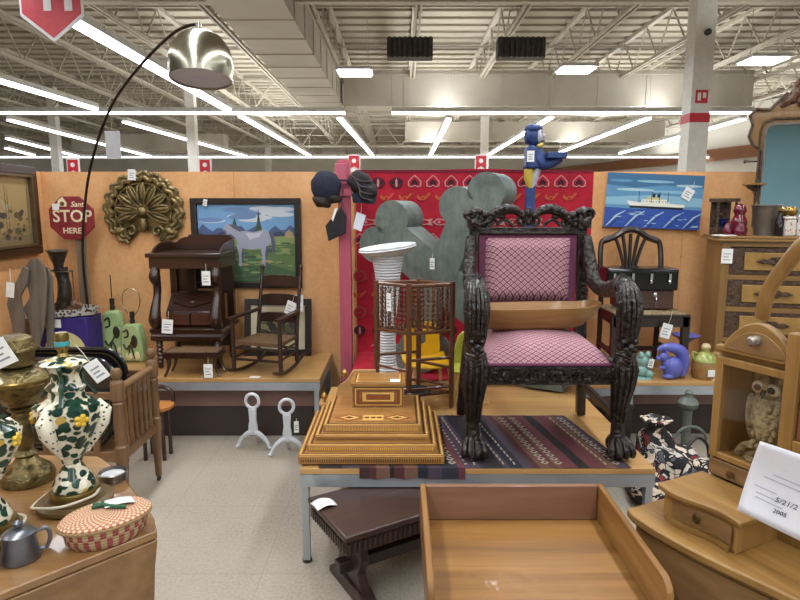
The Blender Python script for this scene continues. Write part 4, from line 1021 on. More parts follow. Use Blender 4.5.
for s in (-1, 1):
    x = s * .335
    # cabriole front leg
    m = MB(); P = catm([(x, .035, .085), (x, .04, .15), (x, .03, .24), (x, .005, .34), (x, -.005, .42), (x, .012, .5)], 5)
    m.tube(P, lerp_r([.034, .029, .034, .044, .05, .041], 5), 14)
    for k in range(7):                                     # acanthus ribs down the leg
        a = R(-90 + (k - 3) * 30)
        m.tube([V((x + math.cos(a) * rr, yy + math.sin(a) * rr, zz)) for rr, yy, zz in ((.031, .04, .16), (.036, .028, .25), (.046, .004, .34), (.052, -.006, .42), (.043, .008, .48))], [.004, .007, .01, .011, .007], 6)
    leg = m.build('front_leg', M_CARV, t)
    m = MB()                                               # paw with four toes
    m.ell((x, .035, .055), (.052, .056, .05), 14, 10)
    for k in range(4):
        dx = -.042 + .028 * k; m.tube(catm([(x + dx * .6, .015, .09), (x + dx, -.012 - .01 * (k in (1, 2)), .07), (x + dx * 1.1, -.034 - .01 * (k in (1, 2)), .038), (x + dx * 1.1, -.032 - .01 * (k in (1, 2)), .017)], 4), lerp_r([.012, .016, .018, .014], 4), 8)
    m.lathe([(.04, .0), (.05, .006), (.05, .014), (.04, .02)], (x, .03, 0), 14)
    m.build('paw', M_CARV, leg)
    # arm front: lion head and mane
    m = MB()
    m.ell((x, .01, .535), (.044, .052, .04), 14, 10)
    P = catm([(x, .0, .52), (x, -.022, .6), (x, -.02, .7), (x, .015, .77), (x, .075, .795)], 5)
    m.tube(P, lerp_r([.036, .041, .044, .043, .035], 5), 14)
    for k in range(9):
        a = R(-90 + (k - 4) * 24)
        m.tube(catm([V((x + math.cos(a) * rr, yy + math.sin(a) * rr * 1.0, zz)) for rr, yy, zz in ((.038, -.005, .55), (.044, -.02, .62), (.048, -.022, .7), (.043, .0, .765), (.032, .04, .805))], 3), lerp_r([.007, .01, .012, .011, .007], 3), 6)
    for q in ((-.024, -.052, .555), (.024, -.052, .555), (0, -.066, .535), (-.018, -.06, .52), (.018, -.06, .52), (0, -.058, .505)): m.ell((x + q[0], q[1], q[2]), .014, 8, 6)
    m.tube(spiral((0, .0), .03, 1.2, 16), .008, 6) if False else None
    for k in range(3): m.tube([(x - .044, -.005 + .012 * math.sin(k), .49 - .018 * k), (x, -.06, .485 - .018 * k), (x + .044, -.005, .49 - .018 * k)], .008, 6)
    m.build('arm_support', M_CARV, t)
    m = MB(); P = catm([(x, .06, .795), (x * .99, .16, .765), (x * .97, .3, .735), (x * .95, .42, .76), (x * .925, .485, .86), (x * .9, .53, .985)], 6)
    m.tube(P, lerp_r([.05, .04, .033, .034, .036, .026], 6), 12)
    for k in range(16): q = P[2 + k * 27 // 16]; m.ell((q.x, q.y, q.z + .022), (.03, .018, .02), 8, 6)
    m.build('arm', M_CARV, t)
    # back leg and post
    m = MB(); m.bar((s * .335, .60, 0), (s * .31, .55, .42), .045, .05); o = m.build('back_leg', M_CARVS, t, bevel=.004)
    m = MB(); m.bar((s * .305, .55, .4), (s * .283, .565, 1.03), .045, .05)
    for k in range(10): m.ell((s * .302, .532, .62 + .04 * k), (.022, .012, .018), 8, 6)
    for k in range(6): m.tube([(s * .302 - .022, .53, .64 + .06 * k), (s * .302, .522, .66 + .06 * k), (s * .302 + .022, .53, .64 + .06 * k)], .006, 5)
    m.build('back_post', M_CARV, t)
    m = MB(); m.T = MX.Diagonal((.94, 1, 1, 1)); m.box((s * .305, .55, 1.065), (.07, .075, .07)); m.ell((s * .305, .548, 1.112), (.045, .04, .03)); m.tube(spiral((s * .32, 1.1), .034, 1.3, 18, s, 0, .51), .010, 6); m.ell((s * .305, .51, 1.06), (.026, .014, .026)); m.ell((s * .345, .55, 1.1), (.022, .03, .025)); m.ell((s * .275, .535, 1.115), (.02, .025, .02))
    m.build('finial', M_CARV, t, bevel=.006)
    MB().bar((x * .98, .06, .18), (s * .328, .575, .18), .028, .034).build('stretcher', M_CARVS, t, bevel=.003)
    m = MB(); m.bar((x * .97, .03, .385), (s * .312, .54, .385), .04, .085); m.build('side_rail', M_CARV, t, bevel=.003)
m = MB(); m.bx(-.29, .29, .0, .04, .345, .43)
for k in range(14):
    xx = -.26 + .04 * k; m.tube(catm([(xx - .015, -.002, .38), (xx, -.008, .405), (xx + .015, -.002, .38), (xx + .02, -.004, .37)], 3), .006, 5); m.ell((xx, -.002, .368), (.012, .006, .009), 6, 4)
m.bx(-.29, .29, -.006, .0, .347, .356); m.bx(-.29, .29, -.006, 0, .42, .429)
m.build('front_rail', M_CARV, t)
MB().bx(-.29, .29, .54, .57, .345, .43).build('back_rail', M_CARVS, t)
m = MB(); m.bx(-.262, .262, .535, .575, .575, .635); m.build('lower_back_rail', M_CARV, t, bevel=.004)
m = MB(); m.T = MX.Diagonal((.94, 1, 1, 1)); m.bx(-.3, .3, .54, .59, .995, 1.035); m.bx(-.27, .27, .53, .54, 1.0, 1.012)
m.build('top_rail', M_CARV, t, bevel=.004)
# crest: two leafy arches with facing scrolls at the middle
m = MB(); m.T = MX.Diagonal((.94, 1, 1, 1))
for s in (-1, 1):
    A = catm([(s * .275, .56, 1.045), (s * .235, .56, 1.06), (s * .19, .555, 1.105), (s * .125, .55, 1.128), (s * .07, .555, 1.12), (s * .03, .555, 1.09)], 6)
    m.tube(A, [.016 + .012 * math.sin(PI * i / (len(A) - 1)) for i in range(len(A))], 9)
    for i in range(1, len(A) - 1, 2):
        q = A[i]; m.ell((q.x, q.y - .018, q.z + .004), (.024, .014, .016), 8, 6, (0, s * .6 * (1 - 2 * i / len(A)), 0))
        if i % 4 == 1: m.ell((q.x + s * .004, q.y - .004, q.z + .018), (.016, .014, .012), 8, 6)
    m.tube(spiral((s * .042, 1.073), .034, 1.4, 22, s, PI / 2 if s > 0 else PI / 2, .55), .011, 7)
    m.tube(spiral((s * .21, 1.062), .03, 1.3, 20, -s, 0, .55), .010, 7)
    m.tube(catm([(s * .18, .555, 1.045), (s * .14, .552, 1.075), (s * .105, .552, 1.06), (s * .085, .555, 1.04)], 5), .009, 6)
    m.ell((s * .15, .55, 1.09), (.024, .012, .014)); m.ell((s * .245, .54, 1.1), (.03, .02, .02)); m.ell((s * .26, .545, 1.075), (.024, .02, .02))
m.ell((0, .552, 1.11), (.022, .018, .03)); m.ell((0, .55, 1.06), (.014, .014, .02))
m.build('crest', M_CARV, t)
MB().bx(-.258, .258, .545, .575, .635, .995).build('back_panel', M_VELV, t, bevel=.004)
m = MB()
def pad(u, v):
    e = min(1, min(u, 1 - u) * 9) ** .6 * min(1, min(v, 1 - v) * 7) ** .6
    return (-.222 + .444 * u, .545 - .038 * e, .65 + .33 * v)
m.surf(pad, 28, 22); m.build('back_cushion', M_DAM, t)
m = MB()
def seat(u, v):
    e = (min(1, min(u, 1 - u) * 8) ** .6) * (min(1, min(v, 1 - v) * 8) ** .6)
    w_ = .29 - .03 * v
    return (-w_ + 2 * w_ * u, .005 + .525 * v, .432 + .075 * e + .038 * math.sin(PI * u) * math.sin(PI * v))
m.surf(seat, 32, 28); m.build('seat_cushion', M_DAM, t)
MB().tube([(-.288, .006, .437), (.288, .006, .437)], .008, 6).build('seat_welt', M_VELV, t)
MB().bx(-.28, .28, .03, .53, .38, .431).build('seat_base', M_CARVS, t)

# wooden dough trough on the seat
M_TRO = wood('trough_wood', '#75522a', '#8d6636', '#a37c45', 'x', 12, .45, .06, .15)
def troughm():
    m = MB(); N = 40
    def ring(hx, hy, z, e=3.2, lift=0):
        o = []
        for i in range(N):
            a = 2 * PI * i / N; c_, s_ = math.cos(a), math.sin(a)
            xx = hx * math.copysign(abs(c_) ** (2 / e), c_); o.append(m.v((xx, hy * math.copysign(abs(s_) ** (2 / e), s_), z + lift * max(0, abs(xx) / hx - .75) * 4 * .014)))
        return o
    rings = [ring(.21, .07, 0), ring(.235, .085, .012), ring(.285, .108, .06), ring(.318, .125, .1, lift=1), ring(.318, .125, .108, lift=1), ring(.305, .112, .108, lift=1), ring(.27, .095, .06), ring(.22, .07, .022)]
    for A, B in zip(rings, rings[1:]):
        for i in range(N): m._f([A[i], A[(i + 1) % N], B[(i + 1) % N], B[i]])
    m._f(rings[0][::-1]); m._f(rings[-1]); return m
o = troughm().build('dough_trough', M_TRO); o.location = (TX - .01, TY + .34, TZ + .546); o.rotation_euler = (0, R(-1), R(1)); o.scale = (1.06, 1, 1)
tag(o, 'long carved wooden dough trough resting on the throne seat', 'wooden trough')

# blue butler figure
M_BLUE = plain('royal_blue_paint', '#1e3566', '#263f78', .5, scale=14); M_BYEL = plain('yellow_paint', '#c9b04a', '#bda33c', .5); M_BWH = plain('offwhite_paint', '#b9b6bf', '#a8a6b4', .6)
p = at(530, 300, 4.3); t = thing('butler_figure', 'blue painted wooden figure holding out a tray above the throne crest', 'wooden figure', (p.x, 4.3, BZ + .013))
u = 4.3 / FPX
def bz(py): return at(535, py, 4.3).z - BZ
MB().bx(-.17, .12, -.1, .1, 0, .03).build('base', M_BLUE, t, bevel=.004)
MB().bx(-8 * u, 1 * u, -.025, .025, .03, bz(188)).build('post', M_BLUE, t, bevel=.004)
m = MB(); m.prism([(-10 * u, bz(171)), (-9 * u, bz(149)), (-5 * u, bz(147)), (3 * u, bz(150)), (5 * u, bz(160)), (4 * u, bz(171))], -.06, .06); m.build('torso', M_BLUE, t, bevel=.02)
m = MB(); m.tube(catm([(0, -.0, bz(152)), (5 * u, -.03, bz(165)), (13 * u, -.03, bz(166)), (24 * u, -.03, bz(160))], 5), lerp_r([.05, .045, .035, .03], 5), 10); m.build('arm', M_BLUE, t)
MB().bx(9 * u, 28 * u, -.1, .08, bz(161), bz(155)).build('tray', M_BLUE, t, bevel=.004)
m = MB(); m.ell((-1.5 * u, 0, bz(138)), (8 * u, .055, 10 * u), 14, 10); m.build('head', M_BLUE, t)
m = MB(); m.ell((3 * u, -.02, bz(138)), (4 * u, .04, 7 * u), 12, 8); m.ell((8 * u, 0, bz(138)), (1.6 * u, .015, 2 * u), 8, 6); m.ell((4 * u, -.045, bz(135.5)), (1.3 * u, .01, 1 * u), 6, 4); m.build('face', M_BWH, t)
m = MB(); m.ell((4.5 * u, -.05, bz(135)), (.007, .008, .007), 6, 5); m.bx(3 * u, 8 * u, -.045, .02, bz(144), bz(143)); m.build('painted_eye_and_mouth', M_BLUE, t)
m = MB(); m.ell((-2 * u, 0, bz(131)), (9 * u, .06, 5 * u), 12, 8); m.ell((-7.5 * u, 0, bz(138)), (3.5 * u, .05, 8 * u), 10, 8); m.build('hair', M_BLUE, t)
MB().tube([(1 * u, -.05, bz(149)), (6 * u, -.045, bz(147))], .014, 8).build('bow_tie', M_BYEL, t)
m = MB(); m.tube([(-6 * u, -.01, bz(171)), (-5.5 * u, -.01, bz(180)), (-4 * u, -.01, bz(190))], [.032, .034, .02], 10); m.build('leg', M_BYEL, t)
m = MB(); m.tube([(2.5 * u, -.01, bz(171)), (0 * u, -.01, bz(180)), (-2.5 * u, -.01, bz(190))], [.03, .028, .016], 10); m.build('leg', M_BWH, t)
price_tag(t, (-6 * u, -.068, bz(153.5)), .05, .075, 0, 0, 0)
# ================================================================== right-hand platform
# ship painting
a_, b_ = at(606, 172, 4.66), at(699, 233, 4.66)
t = thing('ship_painting', 'unframed painting of a white ship on blue sea hanging by the mirrored dresser', 'painting', (a_.x, YB - .003, b_.z + .05)); t.rotation_euler = (0, R(2.2), 0)
W_, H_ = b_.x - a_.x, a_.z - b_.z - .05
MB().bx(0, W_, -.03, 0, 0, H_).build('stretcher_frame', M_PEDG, t)
cs = ['#5d8fb4', '#2f4fa0', '#86b3c9', '#3d6a90', '#e4e2d4', '#15171d', '#4468bd', '#a8c6d0', '#c9bd8a', '#233c80']
b = MB(); b.bx(.0, W_, -.036, -.0305, 0, H_)
yy = [-.0362]
def Lp(mi, pts):
    yy[0] -= 3e-5; b.mi = mi; b.flat([(u * W_, v * H_) for u, v in pts], yy[0])
Lp(3, [(0, .78), (.3, .74), (.6, .8), (1, .76), (1, 1), (0, 1)]); Lp(2, [(0, .42), (1, .42), (1, .58), (.5, .62), (0, .55)])
for i, (x, z, s) in enumerate(((.3, .7, .2), (.7, .68, .25), (.2, .62, .14), (.85, .8, .14), (.5, .86, .2), (.15, .86, .12))): Lp((7, 2, 0)[i % 3], circ(1, 14, x, z, s, .025))
Lp(1, [(0, 0), (0, .37), (.3, .35), (.6, .38), (1, .36), (1, 0)])
r = random.Random(6)
for i in range(5):
    x = .02 + i * .2; Lp(7, [(x, .02), (x + .012, .02), (x + .12, .22), (x + .2, .31), (x + .19, .315), (x + .1, .235)]); Lp(9, [(x + .03, .02), (x + .06, .02), (x + .16, .22), (x + .14, .22)])
for i in range(24): Lp(r.choice((6, 9, 7)), circ(1, 7, r.uniform(.05, .95), r.uniform(.04, .32), r.uniform(.02, .06), .008))
Lp(5, [(.24, .42), (.26, .37), (.8, .36), (.82, .4)]); Lp(4, [(.22, .5), (.25, .41), (.82, .4), (.82, .45), (.6, .47), (.4, .46)])
Lp(4, [(.36, .46), (.38, .53), (.62, .54), (.68, .45)]); Lp(8, [(.42, .53), (.43, .58), (.56, .58), (.57, .53)])
for x in (.34, .47, .55, .64): Lp(5, [(x, .47), (x + .006, .47), (x + .006, .68), (x, .68)])
for x in (.48, .53): Lp(5, [(x, .57), (x + .03, .57), (x + .03, .64), (x, .64)])
for i in range(9): Lp(5, circ(1, 6, .36 + i * .033, .495, .006, .012))
b.build('canvas', [plain('marine_oil_%d' % i, c, None, .4) for i, c in enumerate(cs)], t)
price_tag(t, (W_ - .1, -.042, H_ - .1), .075, .09, 0, .45, .06)

# dark dining chair with a pierced splat
S2 = wood('dark_chair_wood', '#1d1510', '#2a1f18', '#352820', 'z', 14, .4, .03, .2)
t = thing('dining_chair', 'dark dining chair with a pierced fan splat back below the ship painting', 'chair', (1.735, 4.07, BZ))
for s in (-1, 1):
    MB().prism([(-.02, 0), (.02, 0), (.026, .4), (-.026, .4)], 0, .04).build('front_leg', S2, t).location = (s * .245, 0, 0)
    MB().tube(catm([(s * .215, .42, 0), (s * .22, .4, .42), (s * .228, .43, .7), (s * .222, .455, .86), (s * .2, .46, .905), (s * .15, .462, .925)], 5), .02, 8).build('back_post', S2, t)
    MB().bar((s * .245, .03, .13), (s * .215, .4, .13), .02, .03).build('stretcher', S2, t)
    MB().bar((s * .245, .03, .37), (s * .215, .4, .37), .025, .07).build('side_rail', S2, t)
m = MB(); top = catm([(-.2, .46, .90), (-.12, .462, .93), (-.06, .462, .97), (0, .462, .985), (.06, .462, .97), (.12, .462, .93), (.2, .46, .90)], 4)
m.tube(top, .024, 8); m.build('crest_rail', S2, t)
for k in range(5):
    x = (k - 2) * .022
    MB().tube(catm([(x * .9, .42, .44), (x * .8, .43, .55), (x * 1.0, .45, .7), (x * 1.9, .46, .85), (x * 2.7, .462, .955 - abs(k - 2) * .012)], 5), lerp_r([.014, .013, .013, .014, .014], 5), 6).build('splat_rib', S2, t)
MB().bx(-.26, .26, -.02, .43, .405, .42).build('seat_frame', S2, t, bevel=.004)
MB().bx(-.26, .26, 0, .025, .33, .404).build('front_rail', S2, t)
m = MB(); m.surf(lambda u, v: (-.25 + .5 * u, -.015 + .44 * v, .421 + .02 * math.sin(PI * u) ** .5 * math.sin(PI * v) ** .5), 12, 12); m.build('seat_pad', speckle('floral_seat', '#8d7a5a', ['#b9a67c', '#6d4b3b', '#a08a68', '#5d5a44'], 40, .8, .4), t)
MB().bar((-.23, .2, .135), (.23, .2, .135), .02, .03).build('cross_stretcher', S2, t)
price_tag(t, (.1, -.04, .36), .07, .1, .0, .25, .09)

# black case with clasps on the chair seat
t = thing('clasped_case', 'glossy black case with four chrome clasps standing on the dark chair seat', 'case', (1.70, 4.2, BZ + .446), R(-3))
M_GLB = plain('gloss_black', '#0d0d10', '#141418', .18); M_CHR = plain('chrome', '#d5d7da', None, .15, 1); M_BRN = wood('case_brown', '#33201a', '#452c23', '#553830', 'x', 12, .4)
MB().bx(-.17, .21, -.06, .14, 0, .13).build('body', M_BRN, t, bevel=.008)
MB().bx(-.26, .23, -.075, .13, .131, .285).build('lid', M_GLB, t, bevel=.014)
MB().bx(-.245, .215, -.085, -.0755, .245, .27).build('lip', M_GLB, t, bevel=.003)
for i in range(4):
    x = -.21 + .125 * i; m = MB(); m.bx(x - .008, x + .008, -.09, -.0855, .2, .25); m.ell((x, -.085, .195), (.012, .008, .016), 8, 6); m.build('clasp', M_CHR, t)
m = MB(); m.tube(catm([(.08, -.062, .1), (.085, -.08, .08), (.08, -.085, .03), (.09, -.08, .015)], 4), .004, 5); m.ell((.08, -.066, .1), (.016, .006, .016), 8, 6); m.build('latch', M_CHR, t)
M_FL = carved('dark_glazed_flowerpot', '#3f3a2c', '#231f18', 30, .4, .5)
o = MB().lathe([(.001, 0), (.05, 0), (.07, .05), (.085, .12), (.08, .125), (.06, .06), (.001, .02)], seg=18).build('dark_basket', M_FL, loc=(1.86, 4.43, BZ + .4485)); tag(o, 'small dark basket at the back corner of the dark chair seat', 'basket')

# ornaments along the front of the platform
M_TEAL = plain('celadon_glaze', '#8db3ac', '#7aa39c', .25, coat=.5)
p = at(641, 378, 3.98)
t = thing('celadon_figurine', 'pale blue green glazed animal figurine beside the throne arm', 'figurine', (p.x, 3.98, BZ))
m = MB(); m.ell((0, 0, .05), (.055, .045, .05), 14, 10); m.ell((.0, -.01, .12), (.045, .04, .045), 14, 10); m.ell((-.02, -.03, .16), (.02, .02, .026)); m.ell((.025, -.03, .165), (.018, .018, .024)); m.ell((.04, -.03, .03), (.03, .03, .03)); m.build('body', M_TEAL, t)
MB().lathe([(.001, 0), (.075, 0), (.07, .012), (.001, .012)], (0.0, 0, 0), 20).build('base', M_TEAL, t)
price_tag(t, (.045, -.055, .14), .035, .06, 0, .2, .01)
M_LIL = plain('periwinkle_glaze', '#5f64b4', '#565aa9', .4, coat=.3)
p = at(670, 375, 3.95)
t = thing('squirrel_figurine', 'periwinkle blue squirrel figurine with a tail over its back', 'figurine', (p.x, 3.95, BZ))
m = MB(); m.ell((.015, 0, .075), (.07, .05, .08), 16, 12); m.ell((-.035, -.005, .1), (.032, .034, .045), 12, 10); m.ell((-.055, -.005, .15), (.036, .032, .034), 14, 10); m.ell((-.088, -.005, .14), (.018, .018, .016)); m.ell((-.045, -.02, .185), (.009, .008, .018)); m.ell((-.045, .012, .185), (.009, .008, .018)); m.ell((-.065, -.025, .08), (.028, .012, .012)); m.ell((-.02, -.02, .02), (.045, .03, .02)); m.build('body', M_LIL, t)
m = MB(); m.tube(catm([(.075, 0, .02), (.088, 0, .1), (.07, 0, .175), (.015, 0, .21), (-.05, 0, .215), (-.095, 0, .195)], 6), lerp_r([.025, .036, .042, .036, .026, .012], 6), 12); m.build('tail', M_LIL, t)
p = at(704, 374, 3.97)
M_CROCK = plain('brown_glaze', '#8d6a3a', '#a58049', .3, coat=.3, scale=10); M_GREENG = plain('green_glaze', '#7d9442', '#a9a257', .3, coat=.4, scale=18)
t = thing('glazed_jug', 'brown and green glazed spouted jug by the dresser side', 'jug', (p.x, 3.97, BZ))
MB().lathe([(.001, 0), (.07, 0), (.082, .02), (.085, .1), (.078, .115), (.082, .12), (.001, .12)], seg=22).build('body', M_CROCK, t)
MB().lathe([(.084, .118), (.08, .14), (.05, .165), (.028, .18), (.026, .2), (.034, .205), (.001, .206)], seg=22).build('shoulder', M_GREENG, t)
MB().lathe([(.024, .2), (.03, .215), (.02, .235), (.001, .237)], seg=14).build('stopper', plain('cream_stopper', '#cdb98c', None, .5), t)
MB().tube(catm([(.04, 0, .165), (.08, -.01, .165), (.11, -.01, .15), (.125, -.01, .17)], 4), lerp_r([.016, .014, .012, .014], 4), 8).build('spout', M_CROCK, t)
MB().tube(catm([(-.05, 0, .165), (-.09, 0, .18), (-.08, 0, .13)], 4), .008, 6).build('handle', M_GREENG, t)
MB().bx(-.02, .03, -.092, -.086, .03, .075).build('paper_label', W_TAG, t)
p = at(706, 345, 4.1)
t = thing('blue_dish', 'blue glazed shallow dish behind the glazed jug', 'dish', (p.x - .05, 4.3, BZ))
MB().lathe([(.001, 0), (.04, 0), (.025, .03), (.025, .17), (.06, .2), (.1, .225), (.095, .23), (.05, .205), (.001, .195)], seg=22).build('bowl', M_LIL, t)
o = MB().bx(-.03, .03, 0, .002, 0, .05).build('price_card', W_TAG, loc=(at(716, 370, 3.9).x, 3.9, BZ)); o.rotation_euler = (R(-20), 0, 0); tag(o, 'white price card standing by the glazed jug', 'card')
o = MB().bx(-.04, .04, -.015, .015, 0, .03).build('small_carton', W_TAG, loc=(at(645, 376, 3.9).x + .3, 4.0, BZ)) if False else None

# mirrored dresser
M_DRS = wood('dresser_gold_oak', '#6f5029', '#856233', '#98743f', 'x', 10, .4, .03, .2); M_DRSZ = wood('dresser_gold_oak_side', '#6d4e27', '#7f5d2f', '#916d3a', 'z', 10, .4, .03, .2)
M_TRIMD = carved('carved_walnut_trim', '#4a3320', '#2a1b11', 34, .45, .7); M_BURL = plain('burl_panel', '#8f6a32', '#a37d40', .35, scale=14, coat=.3)
DX, DY = 2.2, 4.1; t = thing('mirrored_dresser', 'tall golden oak dresser with carved dark trim and a swing mirror', 'dresser', (DX, DY, BZ), R(-15))
HW, HD, HT = 1.5, .47, .955
MB().bx(.0, .03, .02, HD, 0, HT - .036).build('side_panel', M_DRSZ, t); MB().bx(HW - .03, HW, .02, HD, 0, HT - .036).build('side_panel', M_DRSZ, t)
MB().bx(.03, HW - .03, HD - .02, HD, 0, HT - .036).build('back_panel', M_DRSZ, t); MB().bx(.03, HW - .03, .02, HD - .02, 0, .04).build('plinth', M_DRS, t)
MB().prism(rrect(HW + .09, HD + .06, .03, 4, HW / 2, HD / 2), HT - .035, HT - .018, 'xy').build('top', M_DRS, t, bevel=.004)
MB().prism(rrect(HW + .06, HD + .04, .02, 4, HW / 2, HD / 2), HT - .017, HT, 'xy').build('marble_slab', M_DRS, t, bevel=.004)
MB().bx(0, .05, .0, .02, 0, HT - .036).build('corner_stile', M_DRSZ, t); MB().bx(HW - .05, HW, .0, .02, 0, HT - .036).build('corner_stile', M_DRSZ, t)
for z in (.0, .225, .44, .66, .885):
    MB().bx(.05, HW - .05, .0, .02, z, z + .034).build('rail', M_DRS, t)
for k, z in enumerate((.037, .262, .477, .697)):
    h = .185
    d = MB().bx(.053, HW - .053, .004, .4, z, z + h - .005).build('drawer', M_TRIMD, t)
    MB().bx(.14, HW - .14, -.006, .0035, z + .03, z + h - .035).build('panel', M_BURL, d, bevel=.004)
    for x in (.33, HW - .33):
        m = MB(); m.prism([(-.12, 0), (-.08, .018), (-.05, .012), (-.03, .03), (.03, .03), (.05, .012), (.08, .018), (.12, 0), (.08, -.016), (.05, -.012), (0, -.03), (-.05, -.012), (-.08, -.016)], -.025, -.0065); m.T = MX.Identity(4)
        o = m.build('pull', M_TRIMD, d, bevel=.004); o.location = (x, 0, z + h / 2)
        MB().ell((0, -.03, .012), .012, 8, 6).build('knob', M_TRIMD, d).location = (x, 0, z + h / 2)
price_tag(t, (.03, -.01, .87), .07, .1, 0, 0, 0)
# mirror: frame, glass, crest, side brackets
MXc, MY = .77, .36; z0, z1 = HT + .002, 0
gx0, gx1 = -.345, .345; gz1 = at(770, 126, DY + MY).z - BZ
def mp(px, py): q = at(px, py, DY + MY); return (q.x - DX - MXc, q.z - BZ)
mt = bpy.data.objects.new('mirror', None); COL.objects.link(mt); mt.parent = t; mt.location = (.6, MY, 0); mt.scale = (.87, 1, 1)
half = [mp(757, 236), mp(758, 205), mp(752, 192), mp(758, 176), mp(760, 152), mp(751, 146), mp(747, 137), mp(751, 126), mp(748, 117), mp(754, 111), mp(768, 112), mp(777, 104), mp(786, 96)]
half = [(x, max(z, z0)) for x, z in half]
inner = [(gx0, z0 + .1), (gx0, gz1 - .06), (gx0 + .015, gz1 - .02), (gx0 + .06, gz1)]
m = MB(); out = half + [(-x, z) for x, z in half[::-1]]; inn = inner + [(-x, z) for x, z in inner[::-1]]
for (A, B_) in ((half, inner),):
    for sg in (1, -1):
        L1 = [(sg * x, z) for x, z in A]; L2 = [(sg * x, z) for x, z in B_]
        L2 = [(L2[0][0], z0)] + L2
        pts = L1 + [(0, L1[-1][1]), (0, L2[-1][1])] + L2[::-1]
        m.prism(pts, 0, .045)
m.bx(gx0, gx1, 0.001, .044, z0, z0 + .1)
m.build('frame', M_DRSZ, mt, bevel=.004)
m = MB()
for sg in (1, -1):
    m.tube([(sg * x, -.004, z) for x, z in catm([(x, 0, z) for x, z in half[2:]], 1) and [(q[0], q[1]) for q in half[2:]]], .012, 6)
    m.tube([(sg * x, -.004, z) for x, z in [(gx0 - .035, z0 + .05), (gx0 - .035, gz1 - .05), (gx0 - .02, gz1 + .01), (gx0 + .05, gz1 + .035), (0, gz1 + .035)]], .01, 6)
m.build('moulding', M_TRIMD, mt)
m = MB(); m.prism(inn, .012, .03); m.build('glass', plain('mirror_silver', '#dfe9ee', None, .02, 1), mt)
m = MB(); m.tube([(x, .004, z) for x, z in inn], .012, 6, True); m.build('inner_bead', plain('bead_grey', '#77716a', '#65605a', .4, .3), mt)
m = MB(); cz = mp(795, 100)[1]
for sg in (-1, 1):
    m.tube(catm([(sg * .19, .02, cz - .06), (sg * .14, .0, cz - .02), (sg * .1, -.01, cz + .03), (sg * .05, -.015, cz + .02)], 6), .026, 8)
    m.tube(spiral((sg * .085, cz + .07), .045, 1.3, 18, sg, 0, .0), .014, 7); m.ell((sg * .11, 0, cz + .02), (.04, .03, .028)); m.ell((sg * .06, -.01, cz - .05), (.045, .03, .03)); m.ell((sg * .045, 0, cz + .13), (.03, .025, .04)); m.ell((sg * .13, 0, cz - .03), (.03, .025, .02))
m.ell((0, -.02, cz + .05), (.05, .04, .06)); m.ell((0, 0, cz + .15), (.045, .03, .06)); m.ell((0, 0, cz - .03), (.06, .03, .05)); m.ell((0, 0, cz + .2), (.02, .02, .03)); bmesh.ops.scale(m.bm, vec=(1.3, 1, 1.12), space=MX.Translation((0, 0, -cz + .05)), verts=m.bm.verts)
m.build('crest', carved('carved_crest', '#5b3a22', '#38210f', 26, .4, .8), mt)
for sg in (-1, 1):
    m = MB(); zz = mp(745, 186)[1]; xo = mp(758, 190)[0]
    m.prism([(sg * (xo - .11), zz), (sg * (xo + .01), zz), (sg * (xo + .01), zz - .14), (sg * (xo - .01), zz - .08), (sg * (xo - .05), zz - .04)], .0, .03); m.bx(min(sg * (xo - .12), sg * (xo + .02)), max(sg * (xo - .12), sg * (xo + .02)), -.09, .035, zz, zz + .015)
    m.build('candle_shelf', M_DRSZ, mt, bevel=.003)
    m = MB(); q = mp(744, 162); m.tube([(sg * (q[0] + .13), .02, q[1]), (sg * q[0], .02, q[1])], .006, 6); m.ell((sg * q[0], .02, q[1]), .014); m.build('knob', M_TRIMD, mt)

# things on the dresser top
DT = BZ + HT + .001
def on_top(px, Y): return V((at(px, 235, Y).x, Y, DT))
M_RUBY = plain('ruby_glass', '#4a0b1b', '#6d1529', .12, coat=.6, scale=30)
o = MB().lathe([(.001, 0), (.05, 0), (.055, .04), (.045, .06), (.05, .09), (.04, .12), (.03, .14), (.042, .17), (.035, .2), (.015, .215), (.001, .22)], seg=18, wob=lambda k, z: 1 + .04 * (k % 2)).build('ruby_jar', M_RUBY, loc=on_top(738, 4.18)); tag(o, 'ruby red cut glass jar at the left end of the dresser top', 'glass jar')
t = thing('metal_planter', 'tapered grey metal planter before the dresser mirror', 'planter', on_top(764, 4.2))
M_ZINC = plain('zinc', '#6d665c', '#7f776b', .5, .5, bump=.2)
MB().lathe([(.001, 0), (.068, 0), (.09, .2), (.095, .205), (.085, .206), (.065, .02), (.001, .015)], seg=20).build('body', M_ZINC, t)
MB().tube([(.093 * math.cos(a), .093 * math.sin(a), .205) for a in [2 * PI * i / 20 for i in range(20)]], .005, 6, True).build('rim', M_ZINC, t)
t = thing('dark_caddy', 'dark square box holding up a blue glass bowl on the dresser', 'box', on_top(722, 4.3))
MB().bx(-.07, .07, -.05, .05, 0, .05).build('base', M_TRIMD, t, bevel=.004); MB().bx(-.07, .07, .04, .05, .05, .23).build('back', M_TRIMD, t); MB().bx(-.08, .08, -.06, .06, .231, .255).build('top', M_TRIMD, t, bevel=.003)
for s in (-.062, .062): MB().bx(s - .006, s + .006, -.048, -.036, .0505, .23).build('post', M_TRIMD, t)
o = MB().lathe([(.001, 0), (.02, 0), (.031, .03), (.036, .06), (.032, .06), (.025, .03), (.001, .01)], seg=18).build('blue_bowl', glass('cobalt_glass', '#3b4fae'), loc=on_top(722, 4.3) + V((-.0, 0, .052))); tag(o, 'small cobalt blue bowl inside the dark square box on the dresser', 'bowl')
o = MB().lathe([(.001, 0), (.025, 0), (.028, .05), (.018, .07), (.012, .09), (.016, .1), (.001, .1)], seg=14).build('ruby_bottle', M_RUBY, loc=on_top(727, 4.16)); tag(o, 'tiny red glass bottle left of the ruby jar', 'bottle')
